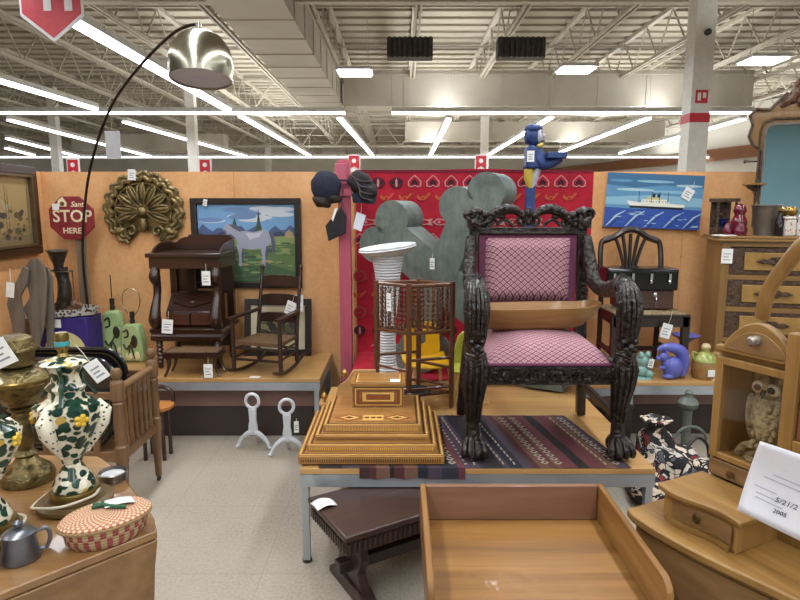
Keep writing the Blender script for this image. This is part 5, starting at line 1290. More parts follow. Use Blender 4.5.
o = MB().bx(-.06, .06, -.05, .05, 0, .006).build('paper_note', W_TAG, loc=on_top(724, 4.14)); tag(o, 'white folded paper lying on the dresser top corner', 'paper')
M_CHINA = speckle('painted_china', '#d8d2c8', ['#b04a40', '#e0dbd0', '#d8d2c8', '#c9a05a', '#e6e2da'], 60, .3, .35)
t = thing('china_box', 'white china trinket box with red flowers on the dresser', 'china', on_top(787, 4.11))
MB().bx(-.04, .04, -.03, .03, 0, .11).build('body', M_CHINA, t, bevel=.008); MB().bx(-.042, .042, -.032, .032, .111, .13).build('lid', M_CHINA, t, bevel=.008)
t = thing('china_figurine', 'pale china figurine at the right edge of the dresser top', 'figurine', on_top(801, 4.14))
m = MB(); m.lathe([(.001, 0), (.05, 0), (.045, .05), (.025, .1), (.03, .13), (.015, .15), (.001, .15)], seg=14); m.ell((0, 0, .17), (.022, .022, .026)); m.build('body', M_CHINA, t)
t = thing('dark_bottle', 'dark glass bottle between planter and china box', 'bottle', on_top(774, 4.08) + V((.03, .0, 0)))
MB().lathe([(.001, 0), (.026, 0), (.028, .1), (.012, .14), (.012, .17), (.001, .17)], seg=14).build('body', plain('dark_bottle_glass', '#1e1416', '#2a1b1c', .1), t); MB().lathe([(.014, .17), (.014, .185), (.001, .186)], seg=12).build('cap', M_GOLD, t)
t = thing('brass_trinket', 'round brass trinket behind the china on the dresser', 'trinket', on_top(790, 4.26))
MB().lathe([(.001, 0), (.03, 0), (.012, .03), (.012, .12), (.03, .13), (.001, .13)], seg=14).build('stem', M_GOLD, t); MB().ell((0, 0, .165), .035, 14, 10).build('ball', M_GOLD, t)

# iron pedestal and patterned bag on the floor between the platforms
M_IRON = plain('grey_green_iron', '#5d645c', '#737a71', .6, .2, scale=20, bump=.2)
p = at(691, 440, 3.55)
t = thing('iron_pedestal', 'grey green cast iron pedestal with bulb top standing on the floor', 'pedestal', (p.x, 3.62, 0))
MB().lathe([(.001, 0), (.13, 0), (.13, .02), (.05, .05), (.03, .08), (.026, .1)], seg=20).build('base', M_IRON, t)
MB().lathe([(.026, .1), (.028, .34), (.034, .35), (.001, .35)], seg=14).build('shaft', M_IRON, t)
MB().lathe([(.03, .3505), (.055, .37), (.062, .395), (.045, .42), (.025, .43), (.02, .45), (.026, .46), (.012, .475), (.001, .476)], seg=18).build('bulb', M_IRON, t)
MB().tube([(.1 * math.cos(a), -.06 + .0 * a, .16 + .1 * math.sin(a)) for a in [PI * i / 12 for i in range(13)]], .009, 6).build('hoop', M_IRON, t)
def bagmat():
    k = NT('patterned_tapestry'); k.b.inputs['Roughness'].default_value = .85
    co0 = k.coord(); nd = k.add('ShaderNodeTexNoise'); nd.inputs['Scale'].default_value = 9; k.ln(co0, nd.inputs['Vector'])
    va = k.add('ShaderNodeVectorMath', operation='MULTIPLY_ADD'); k.ln(nd.outputs['Color'], va.inputs[0]); va.inputs[1].default_value = (.22, .22, .22); k.ln(co0, va.inputs[2]); co = va.outputs[0]
    n = k.noise(co, 7, 2, .5, 2.5)
    v = k.add('ShaderNodeTexVoronoi', feature='DISTANCE_TO_EDGE'); v.inputs['Scale'].default_value = 19; k.ln(co, v.inputs['Vector'])
    v2 = k.add('ShaderNodeTexVoronoi'); v2.inputs['Scale'].default_value = 19; k.ln(co, v2.inputs['Vector'])
    sp = k.add('ShaderNodeSeparateColor'); k.ln(v2.outputs['Color'], sp.inputs[0])
    c = k.ramp(sp.outputs[0], [(0, '#1c1b1f'), (.2, '#d6c4ae'), (.45, '#7a3034'), (.58, '#24242a'), (.68, '#c9c0b6'), (.9, '#5a5860')], 'CONSTANT')
    f = k.math('MULTIPLY', k.ramp(v.outputs['Distance'], [(.05, '#000000'), (.07, '#ffffff')]), k.ramp(n, [(.38, '#000000'), (.41, '#ffffff'), (.62, '#ffffff'), (.65, '#333333')]))
    mx = k.add('ShaderNodeMixRGB'); k.ln(f, mx.inputs[0]); mx.inputs[1].default_value = rgba('#141317'); k.ln(c, mx.inputs[2]); k.ln(mx.outputs[0], k.b.inputs['Base Color']); return k.m
M_BAG = bagmat()
p = at(676, 480, 3.05)
t = thing('tapestry_bag', 'slumped black tapestry bag with cream and red pattern on the floor', 'bag', (1.50, 3.2, 0))
def lump(m, c, r_, sd, seg=26, rings=18):
    rr = random.Random(sd); ph = [rr.uniform(0, 6) for _ in range(6)]
    base = len(m.bm.verts); m.ell(c, r_, seg, rings); m.bm.verts.ensure_lookup_table()
    for v_ in list(m.bm.verts)[base:]:
        d_ = v_.co - V(c); k = 1 + .09 * math.sin(d_.x * 31 + ph[0]) * math.sin(d_.y * 27 + ph[1]) + .08 * math.sin(d_.z * 35 + ph[2] + d_.x * 22)
        v_.co = V(c) + d_ * k; v_.co.z = max(v_.co.z, .003)
m = MB(); lump(m, (0, 0, .14), (.21, .17, .17), 1); lump(m, (-.04, .05, .25), (.12, .1, .13), 2); lump(m, (.14, -.08, .1), (.15, .14, .14), 3); lump(m, (-.14, -.1, .08), (.11, .12, .1), 4)
m.build('body', M_BAG, t)
m = MB(); m.lathe([(.03, .34), (.035, .38), (.07, .42), (.08, .43), (.06, .435), (.001, .41)], (-.06, .03, 0), 18, wob=lambda k, z: 1 + .15 * math.sin(k * 1.9)); m.build('gathered_neck', M_BAG, t)
m = MB(); m.tube(catm([(.1, -.02, .28), (.16, .0, .33), (.22, .0, .29), (.23, -.02, .2)], 6), .009, 6); m.build('handle', M_SHEEN, t)
MB().bx(-.1, .1, -.08, .08, 0, .46).build('crate_body', M_MAHOG) if False else None
t = thing('dark_box', 'dark brown wooden box on the floor between the platforms', 'box', (1.22, 3.42, 0), R(20))
MB().bx(0, .2, 0, .2, 0, .4).build('body', M_CARVS, t, bevel=.004); MB().bx(-.008, .208, -.008, .208, .401, .42).build('lid', M_CARVS, t, bevel=.004)
# ================================================================== floor pieces in the middle
# white iron table legs
M_WIRON = plain('white_iron', '#d5d8dc', '#c3c7cc', .45, .1, scale=14)
def iron_leg(lab, px, py, Y, rz):
    p = atz(px, py, 0); t = thing('iron_table_leg', lab, 'iron leg', (p.x, p.y, 0), rz, 'white iron table legs on the floor')
    m = MB(); m.tube([(.045 * math.cos(a), 0, .335 + .048 * math.sin(a)) for a in [2 * PI * i / 22 for i in range(22)]], .011, 8, True); m.build('ring', M_WIRON, t)
    MB().prism([(-.028, .1), (.028, .1), (.03, .16), (.022, .2), (.026, .285), (-.026, .285), (-.022, .2), (-.03, .16)], -.014, .014).build('column', M_WIRON, t, bevel=.005)
    for s in (-1, 1):
        MB().tube(catm([(s * .008, 0, .125), (s * .05, 0, .1), (s * .09, -.0, .06), (s * .105, 0, .025), (s * .12, -.01, .013)], 5), lerp_r([.02, .017, .013, .013, .011], 5), 8).build('foot', M_WIRON, t)
    MB().tube(catm([(0, .012, .13), (0, .06, .09), (0, .1, .03), (0, .12, .012)], 5), lerp_r([.015, .014, .012, .011], 5), 8).build('foot', M_WIRON, t)
    return t
a = iron_leg('white iron table leg with ring top, the one farther from the marquetry box', 254, 449, 3.9, R(-6))
b_ = iron_leg('white iron table leg with ring top, the one nearer the marquetry box', 288, 456, 3.8, R(8)); price_tag(b_, (.06, -.02, .24), .03, .075, 0, 0, .02)
# half hidden stool between crib and platform
M_ORG = wood('orange_pine', '#a8672c', '#bd7836', '#cc8844', 'x', 14, .4, .03, .3)
t = thing('low_stool', 'low orange wooden stool with a dark hooped back behind the crib', 'stool', (-1.66, 3.62, 0))
MB().prism([(0, 0), (.17, 0), (.2, .05), (.2, .12), (.17, .17), (0, .17)], .33, .355, 'xy').build('seat', M_ORG, t, bevel=.005)
for x in (.03, .15):
    for y in (.03, .14): MB().tube([(x, y, .33), (x, y, 0)], .013, 8).build('leg', M_MAHOG, t)
MB().tube(catm([(.02, .15, .355), (.03, .155, .42), (.1, .16, .45), (.17, .155, .42), (.18, .15, .355)], 5), .014, 8).build('hoop_back', M_MAHOG, t)

# dark bench half under the platform
M_BEN = wood('bench_walnut', '#2a1a15', '#3a251e', '#472f26', 'x', 8, .38, .05, .15)
M_BENZ = wood('bench_walnut_upright', '#241612', '#33211b', '#3e2a22', 'z', 8, .4, .05, .1)
n0, f0 = atz(345, 538, .365), atz(297, 500, .365)
ux = V((.86, .51, 0)).normalized(); ang = math.atan2(ux.y, ux.x)
t = thing('dark_bench', 'low dark trestle bench reaching under the display platform', 'bench', (n0.x, n0.y, 0), ang)
BL, BWd = .92, (f0 - n0).length
MB().bx(0, BL, 0, BWd, .337, .365).build('top', M_BEN, t, bevel=.008)
m = MB(); m.bx(.01, BL - .01, .01, .03, .28, .336)
for k in range(40): m.tube([(.02 + k * .0225, .009, .283), (.02 + k * .0225, .006, .33)], .006, 5)
m.build('apron', M_BENZ, t)
m = MB(); m.bx(.01, .03, .031, BWd - .03, .28, .336)
for k in range(14): m.tube([(.009, .03 + k * .023, .283), (.006, .03 + k * .023, .33)], .006, 5)
m.build('apron', M_BENZ, t)
MB().bx(.01, BL - .01, BWd - .029, BWd - .01, .28, .336).build('apron', M_BENZ, t)
for x in (.1, BL - .15):
    o = MB().prism([(.06, .05), (.1, .12), (.07, .19), (.09, .27), (.08, .336), (BWd - .08, .336), (BWd - .09, .27), (BWd - .07, .19), (BWd - .1, .12), (BWd - .06, .05)], x, x + .04, 'yz').build('trestle', M_BENZ, t, bevel=.004)
    MB().prism([(.02, 0), (.02, .03), (.08, .06), (BWd - .08, .06), (BWd - .02, .03), (BWd - .02, 0)], x - .012, x + .052, 'yz').build('trestle_foot', M_BENZ, o, bevel=.004)
MB().bx(.05, BL - .05, BWd / 2 - .025, BWd / 2 + .025, .1, .15).build('stretcher', M_BENZ, t, bevel=.004)
b = MB(); b.surf(lambda u, v: (-.01 + .09 * u, .24 + .08 * v, .367 + .012 * math.sin(PI * u) + .004 * math.sin(4 * v)), 6, 4)
o = b.build('price_tag', W_TAG, t, solid=.001); o['label'] = 'curled white paper tag'

# ================================================================== open-top washstand in the foreground
M_WASH = wood('washstand_oak', '#6b4720', '#8a602d', '#a1783f', 'x', 7, .38, .04, .3, wear='#a07a52')
M_WASHY = wood('washstand_oak_side', '#6b4720', '#875d2c', '#9d743d', 'y', 9, .38, .03, .3)
M_WASHB = wood('washstand_back', '#6d4a36', '#7d5842', '#8b654d', 'x', 7, .42, .03, .2)
WX0, WX1, WYB, WYF, WZ, WZT = .072, .728, 2.035, 1.30, .49, .62
t = thing('washstand', 'brown oak washstand with a raised three sided gallery, open towards the camera', 'washstand', (WX0, WYF, 0))
W_, D_ = WX1 - WX0, WYB - WYF
MB().bx(.0, W_, .0, D_, WZ - .025, WZ).build('top', M_WASH, t, bevel=.003)
MB().prism([(.022, WZ + .001), (W_ - .022, WZ + .001), (W_ - .022, WZT), (.022, WZT)], D_ - .022, D_).build('back_board', M_WASHB, t, bevel=.003)
sd = [(D_, WZ + .001), (D_, WZT), (.2, WZT)] + [(.2 - .05 * math.sin(R(a)), WZT - .05 + .05 * math.cos(R(a))) for a in range(15, 91, 15)] + [(.15, WZ + .03), (.13, WZ + .001)]
MB().prism(sd, 0, .021, 'yz').build('side_board', M_WASHY, t, bevel=.004)
MB().prism(sd, W_ - .021, W_, 'yz').build('side_board', M_WASHY, t, bevel=.004)
MB().bx(.03, .05, .04, D_ - .04, .2, WZ - .026).build('side_panel', M_WASHY, t); MB().bx(W_ - .05, W_ - .03, .04, D_ - .04, .2, WZ - .026).build('side_panel', M_WASHY, t)
MB().bx(.05, W_ - .05, D_ - .06, D_ - .04, .2, WZ - .026).build('back_panel', M_WASHB, t)
d = MB().bx(.05, W_ - .05, .03, .05, .3, WZ - .03).build('drawer', M_WASH, t, bevel=.003); MB().ell((W_ / 2 - .0, .015, .38), .016, 10, 8).build('knob', M_GOLD, d)
for x in (.045, W_ - .045):
    for y in (.055, D_ - .055): MB().lathe([(.012, 0), (.018, .05), (.014, .1), (.022, .18), (.022, .3)], (x, y, 0), 12).build('leg', M_WASHY, t)

# ================================================================== owl bureau on the right
M_PINE = wood('bureau_pine', '#69491f', '#8a6634', '#a47f47', 'x', 8, .45, .04, .15, wear='#654a2a')
M_PINEZ = wood('bureau_pine_upright', '#7a572b', '#916c39', '#a57f4a', 'z', 9, .42, .04, .2)
M_PINED = wood('bureau_drawer', '#6d4e2e', '#80603b', '#927049', 'x', 12, .45, .05, .15)
M_CASE = plain('case_inside', '#5d4128', '#4d3520', .6)
OR = V((.835, 1.816, 0)); rz = math.atan2(-.9, .44)
t = thing('owl_bureau', 'golden pine bureau with serpentine top, small drawers and a glazed arched case', 'bureau', OR, rz)
dirx = V((math.cos(rz), math.sin(rz), 0)); diry = V((-math.sin(rz), math.cos(rz), 0))
def loc(p): q = p - OR; return V((q.dot(dirx), q.dot(diry), q.z))
# lower case, serpentine front; x to the bureau's right, y into its depth
def serp(x0, x1, yf, amp, yb, n=28): return [(x0 + (x1 - x0) * i / n, yf - amp * math.sin(2 * PI * (i / n) * 1.0 + .6) * (1 if 0 < i < n else .4)) for i in range(n + 1)] + [(x1, yb), (x0, yb)]
MB().prism(serp(-.07, .95, -.055, .03, .47), .592, .62, 'xy').build('top', M_PINE, t, bevel=.006)
MB().prism(serp(-.05, .93, -.03, .03, .455), .06, .591, 'xy').build('case', M_PINEZ, t)
for z0, z1 in ((.42, .575), (.25, .405), (.08, .235)):
    pts = [(x, y - .006) for x, y in serp(-.02, .90, -.03, .028, .0)[:29]]
    d = MB().prism(pts + [(x, y + .005) for x, y in pts[::-1]], z0, z1, 'xy').build('long_drawer', M_PINED, t)
for x in (-.02, .88):
    for y in (0.02, .42): MB().bx(x - .025, x + .025, y - .02, y + .025, 0, .06).build('foot', M_PINEZ, t, bevel=.004)
# handkerchief drawer box on the left of the top
def serp2(x0, x1, yf, amp, yb, n=18): return [(x0 + (x1 - x0) * i / n, yf - amp * math.sin(2 * PI * (i / n)) ) for i in range(n + 1)] + [(x1, yb), (x0, yb)]
MB().prism(serp2(.012, .262, .012, .013, .2), .622, .708, 'xy').build('drawer_case', M_PINEZ, t)
MB().prism(serp2(-.004, .278, -.006, .014, .205), .709, .728, 'xy').build('drawer_top', M_PINE, t, bevel=.005)
pts = [(x, y - .004) for x, y in serp2(.03, .245, .012, .012, .1)[:19]]
d = MB().prism(pts + [(x, y + .003) for x, y in pts[::-1]], .64, .695, 'xy').build('small_drawer', M_PINED, t)
m = MB(); m.ell((.135, .003, .67), (.013, .006, .016), 10, 8); m.build('keyhole_plate', plain('dark_brass', '#5a4527', '#49371e', .4, .6), d)
MB().prism([(x, y - .012) for x, y in pts] + [(x, y + .003) for x, y in pts[::-1]], .6215, .634, 'xy').build('lower_moulding', M_PINE, t)
# glazed case behind it: box, door frame, glass, arched pediment
q0 = loc(at(715, 470, 1.915)); cx0 = q0.x; cy = .206
cw, cd = .262, .17; zb, zt = .622, 1.128
MB().bx(cx0, cx0 + .016, cy + .022, cy + cd, zb, zt).build('case_side', M_PINEZ, t); MB().bx(cx0 + cw - .016, cx0 + cw, cy + .022, cy + cd, zb, zt).build('case_side', M_PINEZ, t)
MB().bx(cx0, cx0 + cw, cy + cd + .001, cy + cd + .012, zb, zt).build('case_back', M_CASE, t); MB().bx(cx0 + .017, cx0 + cw - .017, cy + .022, cy + cd, .786, .795).build('case_floor', M_PINE, t)
MB().bx(cx0, cx0 + cw, cy + .022, cy + cd + .012, zt + .001, zt + .016).build('case_roof', M_PINE, t)
dr_ = MB().bx(cx0 + .005, cx0 + cw - .005, cy + .002, cy + .021, .7285, .785).build('lower_drawer', M_PINED, t, bevel=.003)
m = MB(); m.lathe([(.001, .02), (.012, .016), (.01, .006), (.005, 0), (.001, 0)], seg=12); o = m.build('knob', plain('wood_knob_dark', '#5a3a20', '#4a2f1a', .3), dr_); o.location = (cx0 + .09, cy - .0, .757); o.rotation_euler = (PI / 2, 0, 0)
m = MB(); fz0, fz1 = .79, zt
st = .027
m.bx(cx0, cx0 + st, cy, cy + .021, fz0, fz1); m.bx(cx0 + cw - st, cx0 + cw, cy, cy + .021, fz0, fz1); m.bx(cx0 + st, cx0 + cw - st, cy, cy + .021, fz0, fz0 + .02); m.bx(cx0 + st, cx0 + cw - st, cy, cy + .021, fz1 - .025, fz1)
d = m.build('glazed_door', M_PINEZ, t, bevel=.003)
MB().bx(cx0 + st + .001, cx0 + cw - st - .001, cy + .008, cy + .011, fz0 + .021, fz1 - .026).build('glass_pane', pane('door_glass'), d)
ar = [(cx0 - .006, zt + .017), (cx0 - .006, zt + .035)] + [(cx0 + .02 + (cw - .04) * (i / 14), zt + .04 + .088 * math.sin(PI * i / 14) ** .8) for i in range(15)] + [(cx0 + cw + .006, zt + .035), (cx0 + cw + .006, zt + .017)]
MB().prism(ar, cy, cy + .03).build('arched_pediment', M_PINE, t, bevel=.005)
m = MB(); mid = cx0 + cw * .5
m.prism([(cx0 + .03 + (cw - .06) * (i / 14), zt + .03 + .07 * math.sin(PI * i / 14) ** .8) for i in range(15)], cy - .004, cy - .0002); m.build('pediment_panel', M_PINED, t, bevel=.002)
m = MB(); m.lathe([(.001, 0), (.017, 0), (.015, .008), (.008, .012), (.009, .02), (.015, .026), (.01, .034), (.001, .035)], seg=14)
o = m.build('turned_boss', plain('pewter_knob', '#8d8379', '#7b7167', .35, .5), t); o.location = (mid, cy - .0045, zt + .075); o.rotation_euler = (PI / 2, 0, 0)
# curved arm that rises from the case towards the right
A = [loc(at(x, y, Y)) for x, y, Y in ((762, 318, 1.86), (768, 292, 1.83), (785, 266, 1.78), (806, 243, 1.72), (840, 228, 1.64))]
m = MB(); m.tube(catm(A, 8), .023, 10, fx=1.0, fy=.75); m.build('curved_arm', M_PINEZ, t)
# tall framed panel to the right of the case, nearer the camera
P0, P1 = loc(at(779, 462, 1.70)), loc(at(796, 288, 1.70))
px0 = P0.x; py = P0.y
MB().bx(px0, px0 + .04, py - .02, py + .02, .9, 1.245).build('frame_stile', M_PINEZ, t, bevel=.003)
MB().bx(px0 + .041, px0 + .34, py - .02, py + .02, .9, .935).build('frame_rail', M_PINE, t, bevel=.003); MB().bx(px0 + .041, px0 + .34, py - .02, py + .02, 1.21, 1.245).build('frame_rail', M_PINE, t, bevel=.003)
m = MB(); m.bx(px0 + .041, px0 + .34, py, py + .015, .936, 1.209)
for k in range(12): m.tube([(px0 + .05 + .024 * k, py, .937), (px0 + .05 + .024 * k, py, 1.208)], .008, 6)
m.build('reeded_panel', wood('red_reeded_wood', '#6a3f2c', '#7d4c36', '#8a5840', 'z', 16, .4), t)
MB().bx(px0 + .002, px0 + .34, py - .018, py + .018, .622, .899).build('frame_base', M_PINEZ, t)

# carved owl standing in the glazed case
M_OWL = carved('owl_feather', '#8d7c58', '#4f4430', 42, .7, .9); M_OWLL = carved('owl_breast', '#a8966c', '#6b5c40', 60, .75, .8); M_EYEY = plain('owl_eye_ring', '#c9bfa0', '#b3a888', .5); M_EYEB = plain('owl_pupil', '#16120e', None, .15)
oc = OR + dirx * (cx0 + cw * .52) + diry * (cy + .1)
t = thing('owl_figure', 'brown feathered owl figure perched inside the glazed bureau case', 'owl', (oc.x, oc.y, .796), rz); t.scale = (1.08, 1.0, .93)
m = MB(); m.lathe([(.001, .045), (.03, .05), (.05, .09), (.058, .15), (.056, .2), (.048, .235), (.001, .25)], seg=20, sy=.8); m.build('body', M_OWL, t)
m = MB(); m.ell((0, -.025, .15), (.036, .028, .075), 14, 12)
for i in range(6):
    for k in range(4): m.ell(((k - 1.5) * .017 + (.008 if i % 2 else 0), -.05 + .012 * abs(k - 1.5) * .5, .1 + .02 * i), (.008, .006, .013), 6, 5)
m.build('breast', M_OWLL, t)
for s in (-1, 1):
    m = MB(); m.ell((s * .052, -.005, .145), (.014, .035, .085), 10, 10, (0, s * .12, 0)); m.build('wing', M_OWL, t)
m = MB(); m.ell((0, -.008, .262), (.054, .045, .046), 18, 12)
for s in (-1, 1): m.tube([(s * .03, -.02, .29), (s * .045, -.018, .318), (s * .05, -.015, .332)], [.014, .008, .002], 7)
hd = m.build('head', M_OWL, t)
for s in (-1, 1):
    MB().ell((s * .021, -.043, .268), (.021, .01, .021), 14, 8).build('eye_ring', M_EYEY, hd); MB().ell((s * .02, -.052, .268), (.0115, .007, .0115), 12, 8).build('eye', M_EYEB, hd)
MB().tube([(0, -.05, .262), (0, -.062, .25), (0, -.058, .236)], [.008, .006, .002], 7).build('beak', M_EYEB, hd)
m = MB(); m.tube(catm([(-.075, -.03, .01), (-.05, -.035, .05), (0, -.038, .06), (.05, -.035, .05), (.085, -.03, .07)], 5), .012, 8); m.tube(catm([(-.05, -.02, .012), (0, -.04, .04), (.04, -.03, .012)], 5), .01, 8); m.tube(catm([(.05, -.03, .05), (.06, -.02, .012)], 3), .01, 8)
m.lathe([(.001, 0), (.07, 0), (.06, .014), (.001, .015)], seg=16, sy=.7); m.build('branch', M_OWLL, t)
for s in (-1, 1): MB().tube(catm([(s * .022, -.03, .075), (s * .024, -.052, .07), (s * .024, -.054, .055)], 3), .009, 6).build('claw', M_OWLL, t)

# sheet of paper with handwriting, leaning on the bureau
C1, C2, C3, C4 = at(760, 441, 1.50), at(835, 466, 1.36), at(825, 553, 1.38), at(737, 510, 1.545)
NB = 12
def sheet(u, v):
    a = C1.lerp(C2, u); c_ = C4.lerp(C3, u); p_ = a.lerp(c_, v)
    return p_ + V((.012, .02, 0)) * math.sin(PI * v) * (1 - u * .6)
m = MB(); m.surf(sheet, NB, NB); M_SHEET = plain('white_sheet', '#e9eaf2', '#e2e4ee', .7)
t = tag(m.build('paper_sheet', M_SHEET), 'white paper sheet with a handwritten date leaning on the pine bureau', 'paper')
t.modifiers.new('solid', 'SOLIDIFY').thickness = .0006
ex = (C2 - C1).normalized(); ey = (C1 - C4); ey = (ey - ex * ey.dot(ex)).normalized(); ez = ex.cross(ey)
rot = MX((ex, ey, ez)).transposed().to_euler()
M_INKD = plain('handwriting_ink', '#3a3d52', None, .8); M_INKL = plain('print_ink', '#b2b6c6', None, .8)
for body, u, v, s, m_, sh_ in (('5/21/2', .52, .66, .021, M_INKD, .3), ('2005', .47, .8, .017, M_INKD, .3), ('- - -', .42, .26, .012, M_INKL, 0), ('SHOPPER', .5, .46, .017, M_INKL, 0)):
    if body == 'SHOPPER': continue
    o = text(body, s, m_, t, 'lettering', sheet(u, v) + ez * .0022, rot, .0002, shear=sh_)
b = MB()
for v, u0, u1, th_ in ((.38, .3, .75, .0015), (.45, .2, .7, .0015), (.60, .12, .4, .0012), (.68, .16, .44, .0012), (.74, .16, .5, .0012)):
    a, c_ = sheet(u0, v) + ez * .002, sheet(u1, v) + ez * .002
    b.poly([a - ey * th_, c_ - ey * th_, c_ + ey * th_, a + ey * th_])
b.build('printed_lines', M_INKL, t)

# ================================================================== drop-leaf table at the left
M_TAB = wood('table_maple', '#70502f', '#86633c', '#9a754a', 'x', 8, .22, .02, .5, wear='#9c744a')
M_LEAF = wood('table_leaf', '#6d4d2e', '#7f5d3a', '#8f6b45', 'x', 8, .4, .03, .2)
TZB = .72
t = thing('drop_leaf_table', 'brown drop leaf table with its front leaf hanging down, crowded with lamps', 'table', (-1.12, 1.55, 0))
to = V((-1.12, 1.55, 0))
pl = [atz(x, y, TZB) for x, y in ((157, 531), (154, 517), (140, 497), (124, 478), (110, 463), (99, 456))]
fl = atz(-2, 594, TZB); fdir = (fl - pl[0]).normalized(); far = pl[-1]
poly = [p - to for p in pl] + [V((-1.75, 2.08, 0)) - to, V((-2.2, 1.6, 0)) - to, (pl[0] + fdir * .95) - to]
MB().prism([(p.x, p.y) for p in poly], TZB - .024, TZB, 'xy').build('top', M_TAB, t, bevel=.005)
A0, A1 = pl[0] - to, pl[0] + fdir * .95 - to; nn = V((-fdir.y, fdir.x, 0)); nn = nn if nn.y < 0 else -nn
m = MB(); e = fdir
def lp(s, z, o): q = A0 + e * s + nn * o; return (q.x, q.y, z)
prof = [(.01, .715), (-.004, .6), (.0, .5), (.03, .42), (.08, .36)]
ou = [(.0, .6955), (.012, .62), (.02, .52), (.05, .42), (.1, .34), (.85, .34), (.93, .42), (.95, .6955)]
F_ = [m.v(lp(s, z, .004)) for s, z in ou]; G_ = [m.v(lp(s, z, -.016)) for s, z in ou]
m._f(F_); m._f(G_[::-1])
for i in range(len(ou)): m._f([F_[i], F_[(i + 1) % len(ou)], G_[(i + 1) % len(ou)], G_[i]])
m.build('drop_leaf', M_LEAF, t, bevel=.004)
for q in ((-.93, 1.68), (-1.5, 1.35), (-1.25, 1.95), (-1.75, 1.6)):
    MB().lathe([(.014, 0), (.02, .1), (.016, .2), (.026, .45), (.02, .55), (.028, .56), (.028, TZB - .025)], V((q[0], q[1], 0)) - to, 12).build('leg', M_LEAF, t)
fr = [V((-.88, 1.68, 0)) - to, V((-1.5, 1.30, 0)) - to, V((-1.78, 1.62, 0)) - to, V((-1.22, 1.98, 0)) - to]
for a, c_ in zip(fr, fr[1:] + fr[:1]): MB().bar(a + V((0, 0, TZB - .08)), c_ + V((0, 0, TZB - .08)), .02, .1).build('apron', M_LEAF, t)
tz = TZB + .001

